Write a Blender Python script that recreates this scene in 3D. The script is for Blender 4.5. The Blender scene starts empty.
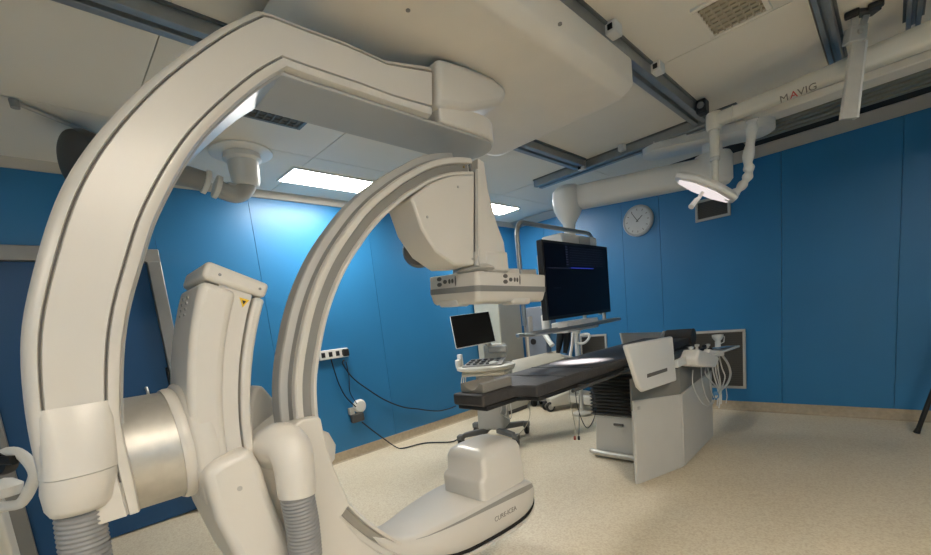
import bpy, bmesh, math, random
from mathutils import Vector, Matrix
random.seed(4)
C = bpy.context.scene.collection
R = math.radians

# ------------------------------------------------------------------ camera
MR = ((0.70589, 0.69998, -0.10837), (0.02314, -0.17509, -0.98428), (-0.70794, 0.69228, -0.13979))
FPX, CPX, CPY = 422.16, 465.5, 380.1
CAM = Vector((4.3381, -5.7564, 1.42))
ax_r, ax_d, ax_f = Vector(MR[0]).normalized(), None, Vector(MR[2]).normalized()
ax_d = ax_f.cross(ax_r).normalized(); ax_r = ax_d.cross(ax_f).normalized()
def ray(px, py):
    return ax_r * ((px - CPX) / FPX) + ax_d * ((py - CPY) / FPX) + ax_f
def at(px, py, axis, v):
    """Point of the room a pixel of the photo shows, given one coordinate of it (or its depth d)."""
    d = ray(px, py)
    if axis == 'd': return CAM + d * v
    i = 'xyz'.index(axis)
    return CAM + d * ((v - CAM[i]) / d[i])
cam_d = bpy.data.cameras.new('camera'); cam = bpy.data.objects.new('camera', cam_d); C.objects.link(cam)
rot = Matrix((ax_r, -ax_d, -ax_f)).transposed()
cam.matrix_world = Matrix.Translation(CAM) @ rot.to_4x4()
cam_d.sensor_fit = 'HORIZONTAL'; cam_d.sensor_width = 36.0
cam_d.lens = 36.0 * FPX / 931.0
cam_d.shift_x = (465.5 - CPX) / 931.0
cam_d.shift_y = (CPY - 277.5) / 931.0
cam_d.clip_start = 0.02
bpy.context.scene.camera = cam

# ------------------------------------------------------------------ materials
MATS = {}
def mat(name, col, rough=0.5, metal=0.0, var=0.04, scale=6.0, bump=0.0, coat=0.0, bscale=200.0, spec=0.5):
    if name in MATS: return MATS[name]
    m = bpy.data.materials.new(name); m.use_nodes = True
    nt = m.node_tree; b = nt.nodes['Principled BSDF']
    b.inputs['Roughness'].default_value = rough; b.inputs['Metallic'].default_value = metal
    b.inputs['Coat Weight'].default_value = coat; b.inputs['Specular IOR Level'].default_value = spec
    tc = nt.nodes.new('ShaderNodeTexCoord')
    n = nt.nodes.new('ShaderNodeTexNoise'); n.inputs['Scale'].default_value = scale; n.inputs['Detail'].default_value = 4
    nt.links.new(tc.outputs['Object'], n.inputs['Vector'])
    r = nt.nodes.new('ShaderNodeValToRGB')
    r.color_ramp.elements[0].position = 0.3; r.color_ramp.elements[1].position = 0.7
    r.color_ramp.elements[0].color = tuple(c * (1 - var) for c in col) + (1,)
    r.color_ramp.elements[1].color = tuple(min(1, c * (1 + var)) for c in col) + (1,)
    nt.links.new(n.outputs['Fac'], r.inputs['Fac']); nt.links.new(r.outputs['Color'], b.inputs['Base Color'])
    if bump:
        n2 = nt.nodes.new('ShaderNodeTexNoise'); n2.inputs['Scale'].default_value = bscale
        nt.links.new(tc.outputs['Object'], n2.inputs['Vector'])
        bp = nt.nodes.new('ShaderNodeBump'); bp.inputs['Strength'].default_value = bump; bp.inputs['Distance'].default_value = 0.01
        nt.links.new(n2.outputs['Fac'], bp.inputs['Height']); nt.links.new(bp.outputs['Normal'], b.inputs['Normal'])
    MATS[name] = m; return m
def emis(name, col, strength, base=(0.8, 0.8, 0.8)):
    m = bpy.data.materials.new(name); m.use_nodes = True
    b = m.node_tree.nodes['Principled BSDF']
    b.inputs['Base Color'].default_value = base + (1,)
    b.inputs['Emission Color'].default_value = col + (1,); b.inputs['Emission Strength'].default_value = strength
    return m
def lin(r, g, b):
    f = lambda c: (c / 255 / 12.92) if c / 255 <= 0.04045 else ((c / 255 + 0.055) / 1.055) ** 2.4
    return (f(r), f(g), f(b))

WHITE = mat('warm_white_enamel', (0.70, 0.665, 0.60), 0.30, 0, 0.02, 3)
WHITE2 = mat('cool_white_plastic', (0.76, 0.75, 0.71), 0.4, 0, 0.02, 3)
CREAM = mat('cream_plastic', (0.66, 0.62, 0.53), 0.4, 0, 0.02, 3)
LGREY = mat('light_grey_plastic', (0.46, 0.45, 0.42), 0.45, 0, 0.03)
MGREY = mat('mid_grey_plastic', (0.26, 0.255, 0.24), 0.45, 0, 0.03)
DGREY = mat('dark_grey_plastic', (0.07, 0.07, 0.07), 0.5, 0, 0.05)
SEAM = mat('seam_grey', (0.13, 0.12, 0.11), 0.7, 0, 0.05)
BLACK = mat('black_plastic', (0.012, 0.012, 0.013), 0.45, 0, 0.1)
TRACK = mat('grey_running_track', (0.34, 0.325, 0.29), 0.35, 0.25, 0.04)
HOSE = mat('grey_corrugated_hose', (0.27, 0.27, 0.265), 0.45, 0, 0.05)
STEEL = mat('brushed_steel', (0.60, 0.58, 0.53), 0.48, 0.7, 0.05, 30)
ALU = mat('anodised_aluminium', (0.36, 0.38, 0.385), 0.42, 0.75, 0.05, 20)
ALU_D = mat('dull_rail_metal', (0.17, 0.18, 0.175), 0.5, 0.4, 0.08, 15)
SATIN = mat('satin_track_panel', (0.50, 0.50, 0.48), 0.46, 0.35, 0.02)
RUBBER = mat('black_rubber', (0.02, 0.02, 0.02), 0.6, 0, 0.1)
PAD = mat('charcoal_vinyl_pad', (0.058, 0.055, 0.054), 0.52, 0, 0.12, 8, 0.25, 0, 40, 0.22)
PANEL = mat('table_panel_white', (0.60, 0.58, 0.53), 0.4, 0, 0.02)
LEAD = mat('grey_lead_rubber', (0.23, 0.22, 0.195), 0.55, 0, 0.05)
CABLE_W = mat('white_cable', (0.66, 0.65, 0.62), 0.5)
CABLE_B = mat('black_cable', (0.008, 0.012, 0.02), 0.5)
FOAM = mat('grey_foam', (0.24, 0.225, 0.20), 0.8, 0, 0.06)
BLUEGREY = mat('blue_grey_cabinet', (0.22, 0.25, 0.30), 0.45)
BLUE_PL = mat('pale_blue_plastic', (0.12, 0.30, 0.55), 0.45)
YELLOW = mat('warning_yellow', (0.85, 0.55, 0.02), 0.5)
RED = mat('red_print', (0.55, 0.06, 0.05), 0.5)
INK = mat('grey_print', (0.16, 0.145, 0.12), 0.6)
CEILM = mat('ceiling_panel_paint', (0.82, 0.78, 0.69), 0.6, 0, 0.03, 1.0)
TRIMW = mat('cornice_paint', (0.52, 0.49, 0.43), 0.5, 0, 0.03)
DARKV = mat('painted_void_shade', (0.012, 0.011, 0.01), 0.8)
GRILLE = mat('grille_grey', (0.075, 0.07, 0.06), 0.6)
VENTC = mat('beige_vent', (0.42, 0.37, 0.27), 0.6)
LAMPARM = mat('lamp_arm_enamel', (0.66, 0.63, 0.54), 0.4, 0, 0.03)
CORD_BEIGE = mat('beige_cable', (0.42, 0.36, 0.27), 0.6)
COPPER = mat('red_plug', (0.35, 0.08, 0.05), 0.5)

def blue_wall():
    m = mat('blue_wall_panel', (0.024, 0.188, 0.41), 0.40, 0, 0.05, 1.2)
    return m
BLUE = blue_wall()
DOORB = mat('dark_blue_door', (0.008, 0.075, 0.20), 0.4, 0, 0.05, 1.2)

def floor_mat():
    m = bpy.data.materials.new('speckled_vinyl'); m.use_nodes = True
    nt = m.node_tree; b = nt.nodes['Principled BSDF']; L = nt.links.new
    tc = nt.nodes.new('ShaderNodeTexCoord')
    n = nt.nodes.new('ShaderNodeTexNoise'); n.inputs['Scale'].default_value = 85; n.inputs['Detail'].default_value = 2
    n2 = nt.nodes.new('ShaderNodeTexNoise'); n2.inputs['Scale'].default_value = 1.1; n2.inputs['Detail'].default_value = 3
    L(tc.outputs['Object'], n.inputs['Vector']); L(tc.outputs['Object'], n2.inputs['Vector'])
    r = nt.nodes.new('ShaderNodeValToRGB'); e = r.color_ramp.elements
    e[0].position = 0.34; e[0].color = (0.70, 0.59, 0.425, 1); e[1].position = 0.60; e[1].color = (0.84, 0.75, 0.58, 1)
    L(n.outputs['Fac'], r.inputs['Fac'])
    r2 = nt.nodes.new('ShaderNodeValToRGB'); e = r2.color_ramp.elements
    e[0].position = 0.3; e[0].color = (0.88, 0.86, 0.82, 1); e[1].position = 0.7; e[1].color = (1, 1, 1, 1)
    L(n2.outputs['Fac'], r2.inputs['Fac'])
    mx = nt.nodes.new('ShaderNodeMix'); mx.data_type = 'RGBA'; mx.blend_type = 'MULTIPLY'; mx.inputs[0].default_value = 1
    L(r.outputs['Color'], mx.inputs[6]); L(r2.outputs['Color'], mx.inputs[7]); L(mx.outputs[2], b.inputs['Base Color'])
    b.inputs['Roughness'].default_value = 0.42
    return m
FLOOR = floor_mat()
BASEB = mat('beige_cove_base', (0.44, 0.36, 0.25), 0.5, 0, 0.1, 30)

# ------------------------------------------------------------------ mesh helpers
WL = {}
class MB:
    def __init__(s): s.v, s.f = [], []
    def add(s, vs, fs):
        b = len(s.v); s.v += [Vector(v) for v in vs]; s.f += [tuple(b + i for i in f) for f in fs]; return s
    def box(s, lo, hi, rot=None, org=None):
        x0, y0, z0 = lo; x1, y1, z1 = hi
        vs = [Vector(p) for p in ((x0,y0,z0),(x1,y0,z0),(x1,y1,z0),(x0,y1,z0),(x0,y0,z1),(x1,y0,z1),(x1,y1,z1),(x0,y1,z1))]
        if rot is not None: vs = [rot @ v + Vector(org) for v in vs]
        return s.add(vs, [(0,3,2,1),(4,5,6,7),(0,1,5,4),(1,2,6,5),(2,3,7,6),(3,0,4,7)])
    def prism(s, pts, ext):
        pts = [Vector(p) for p in pts]; e = Vector(ext); n = len(pts)
        return s.add(pts + [p + e for p in pts], [tuple(range(n)), tuple(range(2*n-1, n-1, -1))] + [(i, (i+1) % n, (i+1) % n + n, i + n) for i in range(n)])
    def loft(s, rings, caps=True, closed=False):
        n = len(rings[0]); m = len(rings); vs = [p for r in rings for p in r]; fs = []
        for k in range(m if closed else m - 1):
            a, b = k * n, ((k + 1) % m) * n
            fs += [(a + i, a + (i+1) % n, b + (i+1) % n, b + i) for i in range(n)]
        if caps and not closed: fs += [tuple(range(n))[::-1], tuple(range((m-1)*n, m*n))]
        return s.add(vs, fs)
    def tube(s, pts, r, seg=12, caps=True, closed=False):
        pts = [Vector(p) for p in pts]; n = len(pts); rings = []; up = None
        for i, p in enumerate(pts):
            a = pts[(i-1) % n] if (closed or i > 0) else p; b = pts[(i+1) % n] if (closed or i < n-1) else p
            t = (b - a).normalized()
            if up is None:
                up = Vector((0,0,1)) if abs(t.z) < 0.9 else Vector((1,0,0))
            u = (up - t * up.dot(t)).normalized(); w = t.cross(u); up = u
            rr = r[i] if isinstance(r, (list, tuple)) else r
            rings.append([p + (u * math.cos(2*math.pi*k/seg) + w * math.sin(2*math.pi*k/seg)) * rr for k in range(seg)])
        return s.loft(rings, caps, closed)
    def lathe(s, prof, org, axis=(0,0,1), seg=32):
        o = Vector(org); ax = Vector(axis).normalized()
        u = ax.orthogonal().normalized(); w = ax.cross(u)
        return s.loft([[o + ax * h + (u * math.cos(2*math.pi*k/seg) + w * math.sin(2*math.pi*k/seg)) * max(r, 1e-4) for k in range(seg)] for r, h in prof])
    def build(s, name, m, parent=None, bevel=0, seg=2, smooth=True, angle=35, sub=0):
        if parent is not None: org = WL[parent]
        else:
            lo = [min(v[i] for v in s.v) for i in range(3)]; hi = [max(v[i] for v in s.v) for i in range(3)]
            org = Vector(((lo[0]+hi[0])/2, (lo[1]+hi[1])/2, lo[2]))
        me = bpy.data.meshes.new(name); me.from_pydata([v - org for v in s.v], [], s.f); me.update()
        bm = bmesh.new(); bm.from_mesh(me); bmesh.ops.recalc_face_normals(bm, faces=bm.faces); bm.to_mesh(me); bm.free()
        me.materials.append(m)
        if smooth:
            me.shade_smooth(); me.set_sharp_from_angle(angle=R(angle))
        o = bpy.data.objects.new(name, me); C.objects.link(o)
        if parent is not None: o.parent = parent
        else: o.location = org
        WL[o] = org
        if sub:
            md = o.modifiers.new('sub', 'SUBSURF'); md.levels = md.render_levels = sub
        if bevel:
            md = o.modifiers.new('bevel', 'BEVEL'); md.width = bevel; md.segments = seg; md.limit_method = 'ANGLE'; md.angle_limit = R(40)
        return o
def tag(o, label, cat, group=None, kind=None):
    o['label'] = label; o['category'] = cat
    if group: o['group'] = group
    if kind: o['kind'] = kind
    return o
def thing(name, loc, label, cat, group=None):
    o = bpy.data.objects.new(name, None); C.objects.link(o); o.location = loc; o.empty_display_size = 0.1
    WL[o] = Vector(loc); return tag(o, label, cat, group)
def struct(o): o['kind'] = 'structure'; return o
def copy_thing(src, loc):
    def cp(o, par):
        c = o.copy(); C.objects.link(c); c.parent = par
        for ch in list(o.children): cp(ch, c)
        return c
    n = cp(src, None); n.location = loc; WL[n] = Vector(loc); return n
def text(body, org, xd, yd, h, m, parent, name, ext=0.0008):
    cu = bpy.data.curves.new(name, 'FONT'); cu.body = body; cu.size = h * 1.4; cu.extrude = ext
    to = bpy.data.objects.new(name, cu); C.objects.link(to)
    dg = bpy.context.evaluated_depsgraph_get(); me = bpy.data.meshes.new_from_object(to.evaluated_get(dg))
    bpy.data.objects.remove(to)
    x, y = Vector(xd).normalized(), Vector(yd).normalized(); z = x.cross(y).normalized(); y = z.cross(x)
    M = Matrix((x, y, z)).transposed()
    for v in me.vertices: v.co = M @ v.co + Vector(org) - WL[parent]
    me.materials.clear(); me.materials.append(m); me.name = name
    o = bpy.data.objects.new(name, me); C.objects.link(o); o.parent = parent; WL[o] = WL[parent]; return o
def catmull(pts, n=6):
    P = [Vector(p) for p in pts]; out = []
    for i in range(len(P) - 1):
        a, b, c, d = P[max(i-1, 0)], P[i], P[i+1], P[min(i+2, len(P)-1)]
        for k in range(n):
            t = k / n
            out.append(0.5 * ((2*b) + (c - a)*t + (2*a - 5*b + 4*c - d)*t*t + (3*b - a - 3*c + d)*t**3))
    out.append(P[-1]); return out
def V(*a): return Vector(a)
def XR(x, yz): return Vector((x, yz[0], yz[1]))

# ------------------------------------------------------------------ room shell
W, D, H = 6.9, 8.6, 2.86          # extents: x 0..W, y 0..-D
b = MB().box((-0.1, -D-0.1, -0.1), (W+0.1, 0.1, 0)); struct(b.build('floor', FLOOR, smooth=False))
# ceiling in large panels with thin joints
b = MB()
xs = [0, 0.98, 2.04, 3.22, 4.0, 5.2, W]; ys = [-0.24, -1.52, -2.72, -3.92, -5.12, -6.32, -7.5, -D]
for i in range(len(xs)-1):
    for j in range(len(ys)-1):
        b.box((xs[i]+0.003, ys[j+1]+0.003, H), (xs[i+1]-0.003, ys[j]-0.003, H+0.03))
b.box((-0.1, -D-0.1, H+0.035), (W+0.1, 0.1, H+0.1))
struct(b.build('ceiling', CEILM, smooth=False))
# left wall (x = 0): panels, door opening y -6.02..-4.96
b = MB(); seams = [0, -1.52, -2.827, -4.128, -4.93]
for i in range(len(seams)-1): b.box((-0.08, seams[i+1]+0.002, 0), (0, seams[i]-0.002, 2.82))
b.box((-0.08, -6.12, 2.28), (0, -4.93, 2.82))
b.box((-0.08, -D, 0), (0, -6.12, 2.82)); b.box((-0.12, -D, 0), (-0.083, 0, 2.9))
struct(b.build('wall_left', BLUE, smooth=False))
b = MB(); seams = [0, 0.52, 1.762, 2.247, 3.492, 4.38, 5.6, W]
for i in range(len(seams)-1): b.box((seams[i]+0.002, 0, 0), (seams[i+1]-0.002, 0.08, 2.80))
b.box((0, 0.083, 0), (W, 0.12, 2.9)); struct(b.build('wall_right', BLUE, smooth=False))
struct(MB().box((W, -D, 0), (W+0.1, 0, 2.9)).build('wall_near', BLUE, smooth=False))
struct(MB().box((0, -D-0.1, 0), (W, -D, 2.9)).build('wall_front', BLUE, smooth=False))
# cove baseboards
def cove(name, a, bb, inward):
    a, bb, n = Vector(a), Vector(bb), Vector(inward)
    prof = [(0, 0), (0.035, 0), (0.016, 0.012), (0.008, 0.04), (0.007, 0.108), (0, 0.11)]
    r0 = [a + n*p + V(0, 0, q) for p, q in prof]; r1 = [bb + n*p + V(0, 0, q) for p, q in prof]
    struct(MB().loft([r0, r1]).build(name, BASEB))
cove('baseboard_left', (0, 0, 0), (0, -4.9, 0), (1, 0, 0)); cove('baseboard_right', (0, 0, 0), (W, 0, 0), (0, -1, 0))
# cornices
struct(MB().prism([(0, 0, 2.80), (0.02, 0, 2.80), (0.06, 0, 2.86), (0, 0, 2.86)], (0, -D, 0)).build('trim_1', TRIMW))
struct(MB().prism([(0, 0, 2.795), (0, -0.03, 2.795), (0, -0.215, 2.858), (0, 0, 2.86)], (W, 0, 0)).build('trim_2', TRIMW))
# door in the left wall
STEELF = mat('door_frame_steel', (0.30, 0.29, 0.27), 0.4, 0.5, 0.05)
b = MB(); b.box((-0.06, -5.02, 0), (0.03, -4.925, 2.275)); b.box((-0.06, -6.12, 0), (0.03, -6.03, 2.275)); b.box((-0.06, -6.12, 2.17), (0.032, -4.925, 2.275))
fr = struct(b.build('door_1', STEELF, bevel=0.006))
b = MB(); b.box((-0.05, -6.03, 0.01), (-0.02, -5.02, 2.17)); lf = b.build('door_leaf', DOORB, fr, bevel=0.004)
b = MB(); b.tube([(0.02, -5.20, 0.75), (0.045, -5.20, 0.78), (0.045, -5.20, 1.13), (0.02, -5.20, 1.16)], 0.011, 10); b.tube([(-0.02, -5.2, 0.76), (0.03, -5.2, 0.76)], 0.008, 8); b.tube([(-0.02, -5.2, 1.15), (0.03, -5.2, 1.15)], 0.008, 8)
b.build('door_handle', STEEL, fr)
MB().box((-0.02, -5.04, 1.02), (0.012, -5.021, 1.3)).build('door_latch', BLACK, fr, bevel=0.003)

# ------------------------------------------------------------------ ceiling rails, lights, vents
def rail(lo, hi, label, m=ALU, wide='x'):
    x0, y0, z0 = lo; x1, y1, z1 = hi
    t = thing('ceiling_rail', ((x0+x1)/2, (y0+y1)/2, z1), label, 'ceiling rail')
    if wide == 'x':   # rail runs along y
        w = x1 - x0
        MB().prism([(x0,y0,z1),(x0,y0,z0),(x0+w*.36,y0,z0),(x0+w*.36,y0,z0+.028),(x0+w*.64,y0,z0+.028),(x0+w*.64,y0,z0),(x1,y0,z0),(x1,y0,z1)], (0, y1-y0, 0)).build('rail_channel', m, t, bevel=0.003)
        MB().box((x0-.014, y0, z1-.012), (x1+.014, y1, z1)).build('rail_flange', ALU_D, t)
    else:
        w = y1 - y0
        MB().prism([(x0,y0,z1),(x0,y0,z0),(x0,y0+w*.36,z0),(x0,y0+w*.36,z0+.028),(x0,y0+w*.64,z0+.028),(x0,y0+w*.64,z0),(x0,y1,z0),(x0,y1,z1)], (x1-x0, 0, 0)).build('rail_channel', m, t, bevel=0.003)
        MB().box((x0, y0-.014, z1-.012), (x1, y1+.014, z1)).build('rail_flange', ALU_D, t)
    return t
r1 = rail((3.15, -8.0, 2.79), (3.255, -1.66, H), 'long grey ceiling rail right of the white carriage, running towards the clock wall', ALU)
r2 = rail((2.05, -8.0, 2.79), (2.17, -1.66, H), 'long grey ceiling rail left of the white carriage, emerging behind the big arm', ALU)
r3 = rail((1.52, -1.62, 2.785), (3.45, -1.47, H), 'grey ceiling cross rail closing the ends of the two long rails', ALU, 'y')
rail((4.02, -3.6, 2.79), (4.085, -1.72, H), 'short grey ceiling rail between the square vent and the hanging bar', ALU)
rail((4.36, -3.4, 2.79), (4.42, -1.9, H), 'short grey ceiling rail at the upper right corner, beyond the hanging bar', ALU)
rail((3.3, -0.80, 2.80), (W, -0.62, H), 'silver green ceiling track above the clock wall, nearest to the wall', mat('silver_green_rail', (0.30,0.30,0.235), .45, .4), 'y')
rail((3.3, -1.02, 2.80), (W, -0.86, H), 'silver green ceiling track above the clock wall, the one further from the wall', mat('silver_green_rail', (0,0,0)), 'y')
struct(MB().box((2.5, -0.56, H-0.004), (W, -0.24, H-0.002)).build('trim_slot_shade', DARKV, smooth=False))  # flat dark sheet, stands in for the shade of an open ceiling slot
struct(MB().box((2.9, -1.26, 2.80), (W, -1.06, H)).build('trim_4', CEILM, bevel=0.01))
for i, (px, py) in enumerate(((610, 32), (652, 71))):
    p = at(px, py, 'z', 2.83)
    t = thing('rail_clip', p, ['white rail clip further from the clock wall, on the rail beside the carriage', 'white rail clip nearer to the clock wall, on the rail beside the carriage'][i], 'clip', 'clips on the long rail')
    q = V(3.262, p.y, H)
    t.location = q; WL[t] = q
    MB().box((3.25, p.y-.045, H-.06), (3.31, p.y+.045, H-.002)).build('clip_body', WHITE2, t, bevel=0.008)
    MB().box((3.27, p.y-.052, H-.045), (3.295, p.y-.044, H-.02)).build('slot', BLACK, t)
# rail end stops
t = thing('rail_end_stop', (3.24, -1.72, H), 'black end stop at the junction of the long rail and the cross rail', 'end stop')
MB().box((3.262, -1.98, H-.10), (3.33, -1.88, H-.003)).build('block', BLACK, t, bevel=.012)
MB().lathe([(.001, 0), (.022, 0), (.022, .018), (.001, .02)], (3.30, -1.985, H-.05), (0, -1, -.3), 16).build('buffer', MGREY, t)
t = thing('rail_end_stop', (2.08, -1.72, H), 'small white end stop on the far rail, left of the white beam', 'end stop')
MB().box((2.10, -1.70, H-.10), (2.17, -1.64, H-.003)).build('block', WHITE2, t, bevel=.01)
MB().box((2.11, -1.708, H-.09), (2.14, -1.698, H-.05)).build('buffer', BLACK, t)
t = thing('cross_rail_clip', (2.55, -1.65, H), 'white clip under the grey cross rail between both long rails', 'clip')
MB().box((2.52, -1.70, 2.80), (2.58, -1.64, H-.002)).build('clip_body', WHITE2, t, bevel=.008)

LIGHT_COL = (1.0, 0.97, 0.90)
def panel_light(x0, x1, y0, y1, strength, label, col=LIGHT_COL):
    t = thing('ceiling_light', ((x0+x1)/2, (y0+y1)/2, H), label, 'ceiling light', None)
    MB().box((x0, y0, H-0.012), (x1, y1, H-0.002)).build('diffuser', emis('lit_diffuser', col, strength), t, smooth=False)
    b = MB(); f = 0.02
    for lo, hi in (((x0-f, y0-f), (x1+f, y0)), ((x0-f, y1), (x1+f, y1+f)), ((x0-f, y0), (x0, y1)), ((x1, y0), (x1+f, y1))):
        b.box((lo[0], lo[1], H-0.014), (hi[0], hi[1], H-0.001))
    b.build('frame', WHITE2, t)
    return t
panel_light(0.39, 0.72, -3.97, -3.16, 28, 'long lit ceiling panel over the blue wall with the socket strip')
panel_light(0.37, 0.70, -1.42, -0.82, 28, 'small lit ceiling panel in the far corner, right of the C arm tip')
# the room's further ceiling panels, behind the camera
panel_light(5.3, 5.9, -5.6, -4.4, 21, 'lit ceiling panel behind the viewer, nearer to the clock wall', (1.0, 0.88, 0.73))
panel_light(5.3, 5.9, -7.9, -6.7, 11, 'lit ceiling panel behind the viewer, in the near corner of the room', (1.0, 0.88, 0.73))
panel_light(2.7, 3.5, -8.2, -7.4, 6, 'lit ceiling panel above the wall opposite the clock wall', (1.0, 0.88, 0.73))

def ceil_vent(x0, x1, y0, y1, n, m, label, cm=None):
    t = thing('ceiling_vent', ((x0+x1)/2, (y0+y1)/2, H), label, 'vent')
    b = MB(); f = .025
    for lo, hi in (((x0-f, y0-f), (x1+f, y0)), ((x0-f, y1), (x1+f, y1+f)), ((x0-f, y0), (x0, y1)), ((x1, y0), (x1+f, y1))): b.box((lo[0], lo[1], H-.016), (hi[0], hi[1], H-.001))
    b.build('frame', cm or CEILM, t, bevel=.003)
    b = MB()
    for k in range(n):
        y = y0 + (k+.5)*(y1-y0)/n; b.box((x0, y-.006, H-.012), (x1, y+.006, H-.003))
        x = x0 + (k+.5)*(x1-x0)/n; b.box((x-.004, y0, H-.011), (x+.004, y1, H-.004))
    b.box((x0, y0, H-.004), (x1, y1, H-.002))
    b.build('grille', m, t, smooth=False)
ceil_vent(3.60, 3.84, -3.10, -2.78, 7, VENTC, 'square beige vent in the ceiling near the boom lettering')
ceil_vent(1.43, 1.85, -4.66, -4.25, 8, mat('dark_vent', (.12,.12,.11), .6), 'dark ceiling vent showing just below the straight track of the arm', ALU_D)

# thin ceiling rod at upper left
p0, p1 = at(14, 102, 'z', 2.84), at(95, 135, 'z', 2.84)
t = thing('ceiling_rod', p0, 'thin light rod on the ceiling at the left of the big arm', 'rod')
MB().tube([p0, p1], .012, 10).build('rod', LGREY, t)
MB().lathe([(.02, 0), (.022, .04), (.001, .045)], p0 - V(0, 0, .03), (0, 0, 1), 14).build('end_knob', MGREY, t)

# ceiling arm with joints behind the big arm
pc = at(241, 152, 'z', H)
t = thing('ceiling_support_arm', pc, 'jointed white and grey support arm on a round ceiling plate behind the big arm', 'support arm')
MB().lathe([(.001, 0), (.22, 0), (.22, -.012), (.20, -.02), (.001, -.022)], pc - V(0, 0, .002), (0, 0, 1), 40).build('ceiling_plate', WHITE2, t)
MB().lathe([(.13, -.02), (.135, -.06), (.11, -.075), (.10, -.22), (.085, -.25), (.001, -.255)], pc, (0, 0, 1), 32).build('cone', WHITE2, t)
def near(px, py): return at(px, py, 'x', pc.x)
j1 = near(246, 176); j2 = near(238, 192); j3 = near(214, 182); j4 = near(196, 178); j5 = near(73, 158)
MB().tube(catmull([near(250, 158), near(249, 172), near(247, 186), near(238, 194), near(226, 192), near(216, 187)], 5), .062, 16).build('elbow', LGREY, t)
for q in ((217, 187), (206, 182)):
    c = near(*q); MB().lathe([(.06, -.02), (.085, -.014), (.085, .014), (.06, .02)], c, near(206, 182) - near(217, 187), 24).build('ring', WHITE2, t)
MB().tube([near(247, 160), near(247, 180), near(240, 188), near(228, 186)], .03, 12).build('cable_cover', WHITE2, t)
MB().tube([near(206, 182), near(190, 177), near(150, 170), near(95, 162)], .07, 16).build('arm_tube', MGREY, t)
d = (near(60, 155) - near(90, 160)).normalized()
MB().lathe([(.001, -.10), (.12, -.09), (.17, -.05), (.185, .02), (.17, .07), (.1, .10), (.001, .105)], near(89, 163), (d + (CAM-near(89,163)).normalized()*.5).normalized(), 40).build('end_disc', DGREY, t)

# ------------------------------------------------------------------ the ceiling-hung C-arm machine
CY, CZ = -4.083, 1.1225
def pol(th, r): return (CY + r*math.cos(R(th)), CZ + r*math.sin(R(th)))
arm = thing('c_arm_machine', (2.72, -3.92, 2.79), 'huge cream ceiling-hung X-ray C arm machine standing in front of the patient table', 'X-ray machine')
# carriage under the ceiling rails
x0, x1, y0, y1 = 2.16, 3.262, -4.86, -3.04
def rrect(x0, x1, y0, y1, r, z, n=5):
    out = []
    for cx, cy, a in ((x1-r, y1-r, 0), (x0+r, y1-r, 90), (x0+r, y0+r, 180), (x1-r, y0+r, 270)):
        out += [V(cx + r*math.cos(R(a+90*k/n)), cy + r*math.sin(R(a+90*k/n)), z) for k in range(n+1)]
    return out
MB().loft([rrect(x0+.075, x1-.075, y0+.075, y1-.075, .06, 2.60), rrect(x0+.05, x1-.05, y0+.05, y1-.05, .065, 2.604), rrect(x0+.01, x1-.01, y0+.01, y1-.01, .08, 2.645), rrect(x0, x1, y0, y1, .085, 2.66), rrect(x0, x1, y0, y1, .09, 2.78)]).build('ceiling_carriage', mat('carriage_cream', (.80,.75,.66), .4, 0, .02), arm, angle=50)
for yy in (-4.6, -3.4):
    b = MB(); b.box((2.0, yy-.05, 2.755), (3.25, yy+.05, 2.785))
    for xx in (2.06, 3.16): b.box((xx, yy-.12, 2.76), (xx+.09, yy+.12, 2.80))
    b.build('trolley', MGREY, arm)
for q in ((560, 24), (408, 10)):
    c = at(q[0], q[1], 'z', 2.60); MB().lathe([(.001, -.003), (.009, -.003), (.009, .003)], c, (0, 0, 1), 10).build('screw', MGREY, arm)
MB().lathe([(.14, 2.62), (.14, 2.50)], (2.72, -4.1, 0), (0, 0, 1), 40).build('swivel', WHITE, arm)

# omega arm: lower end at the pivot, rising and running level to the swivel
def arm_yz(pts): return [tuple(at(a, c, 'x', 2.90)[1:]) for a, c in pts]
outer = [(-5.80, 1.0), (-5.815, 1.10)] + arm_yz([(30, 450), (22, 400), (19, 350), (23, 308), (36, 253), (50, 208), (66, 172), (88, 138), (115, 106), (155, 67.5), (216, 24), (258, 3.5)])
inner = [(-5.64, 1.0), (-5.638, 1.09)] + arm_yz([(123, 425), (122, 387), (124, 343), (130.5, 303), (143, 259.5), (154, 224), (167.6, 194.6), (184, 165), (205, 135), (232, 108), (263, 82), (288, 67)])
OI = list(zip([Vector((p[0], p[1])) for p in outer], [Vector((p[0], p[1])) for p in inner]))
st = catmull([Vector((a.x, a.y, 0)) for a, _ in OI], 3), catmull([Vector((c.x, c.y, 0)) for _, c in OI], 3)
arc = [(Vector((a.x, a.y)), Vector((c.x, c.y))) for a, c in zip(*st)]
straight = list(zip(arm_yz([(268, 5.5), (300, 18.5), (345, 35.5), (385, 54.5), (432, 61.5)]), arm_yz([(300, 72), (330, 82), (362, 92.5), (395, 104), (432, 116)])))
stations = arc + [(Vector(a), Vector(c)) for a, c in straight]
XN, XF = 2.90, 2.58
def ring_o(o, i, prof):
    return [V(x, *(i.lerp(o, t))) for t, x in prof]
prof = [(0.0, XF+.02), (0.0, XN-.02), (.03, XN-.004), (.08, XN), (.155, XN), (.165, XN-.012), (.185, XN-.012), (.20, XN-.001), (.80, XN-.001), (.815, XN-.012), (.835, XN-.012), (.845, XN-.002), (.90, XN-.008), (.97, XN-.03), (1.0, XN-.065), (1.0, XF+.065), (.93, XF+.01), (.80, XF), (.06, XF)]
MB().loft([ring_o(o, i, prof) for o, i in stations]).build('support_arm', WHITE, arm, angle=40)
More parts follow.
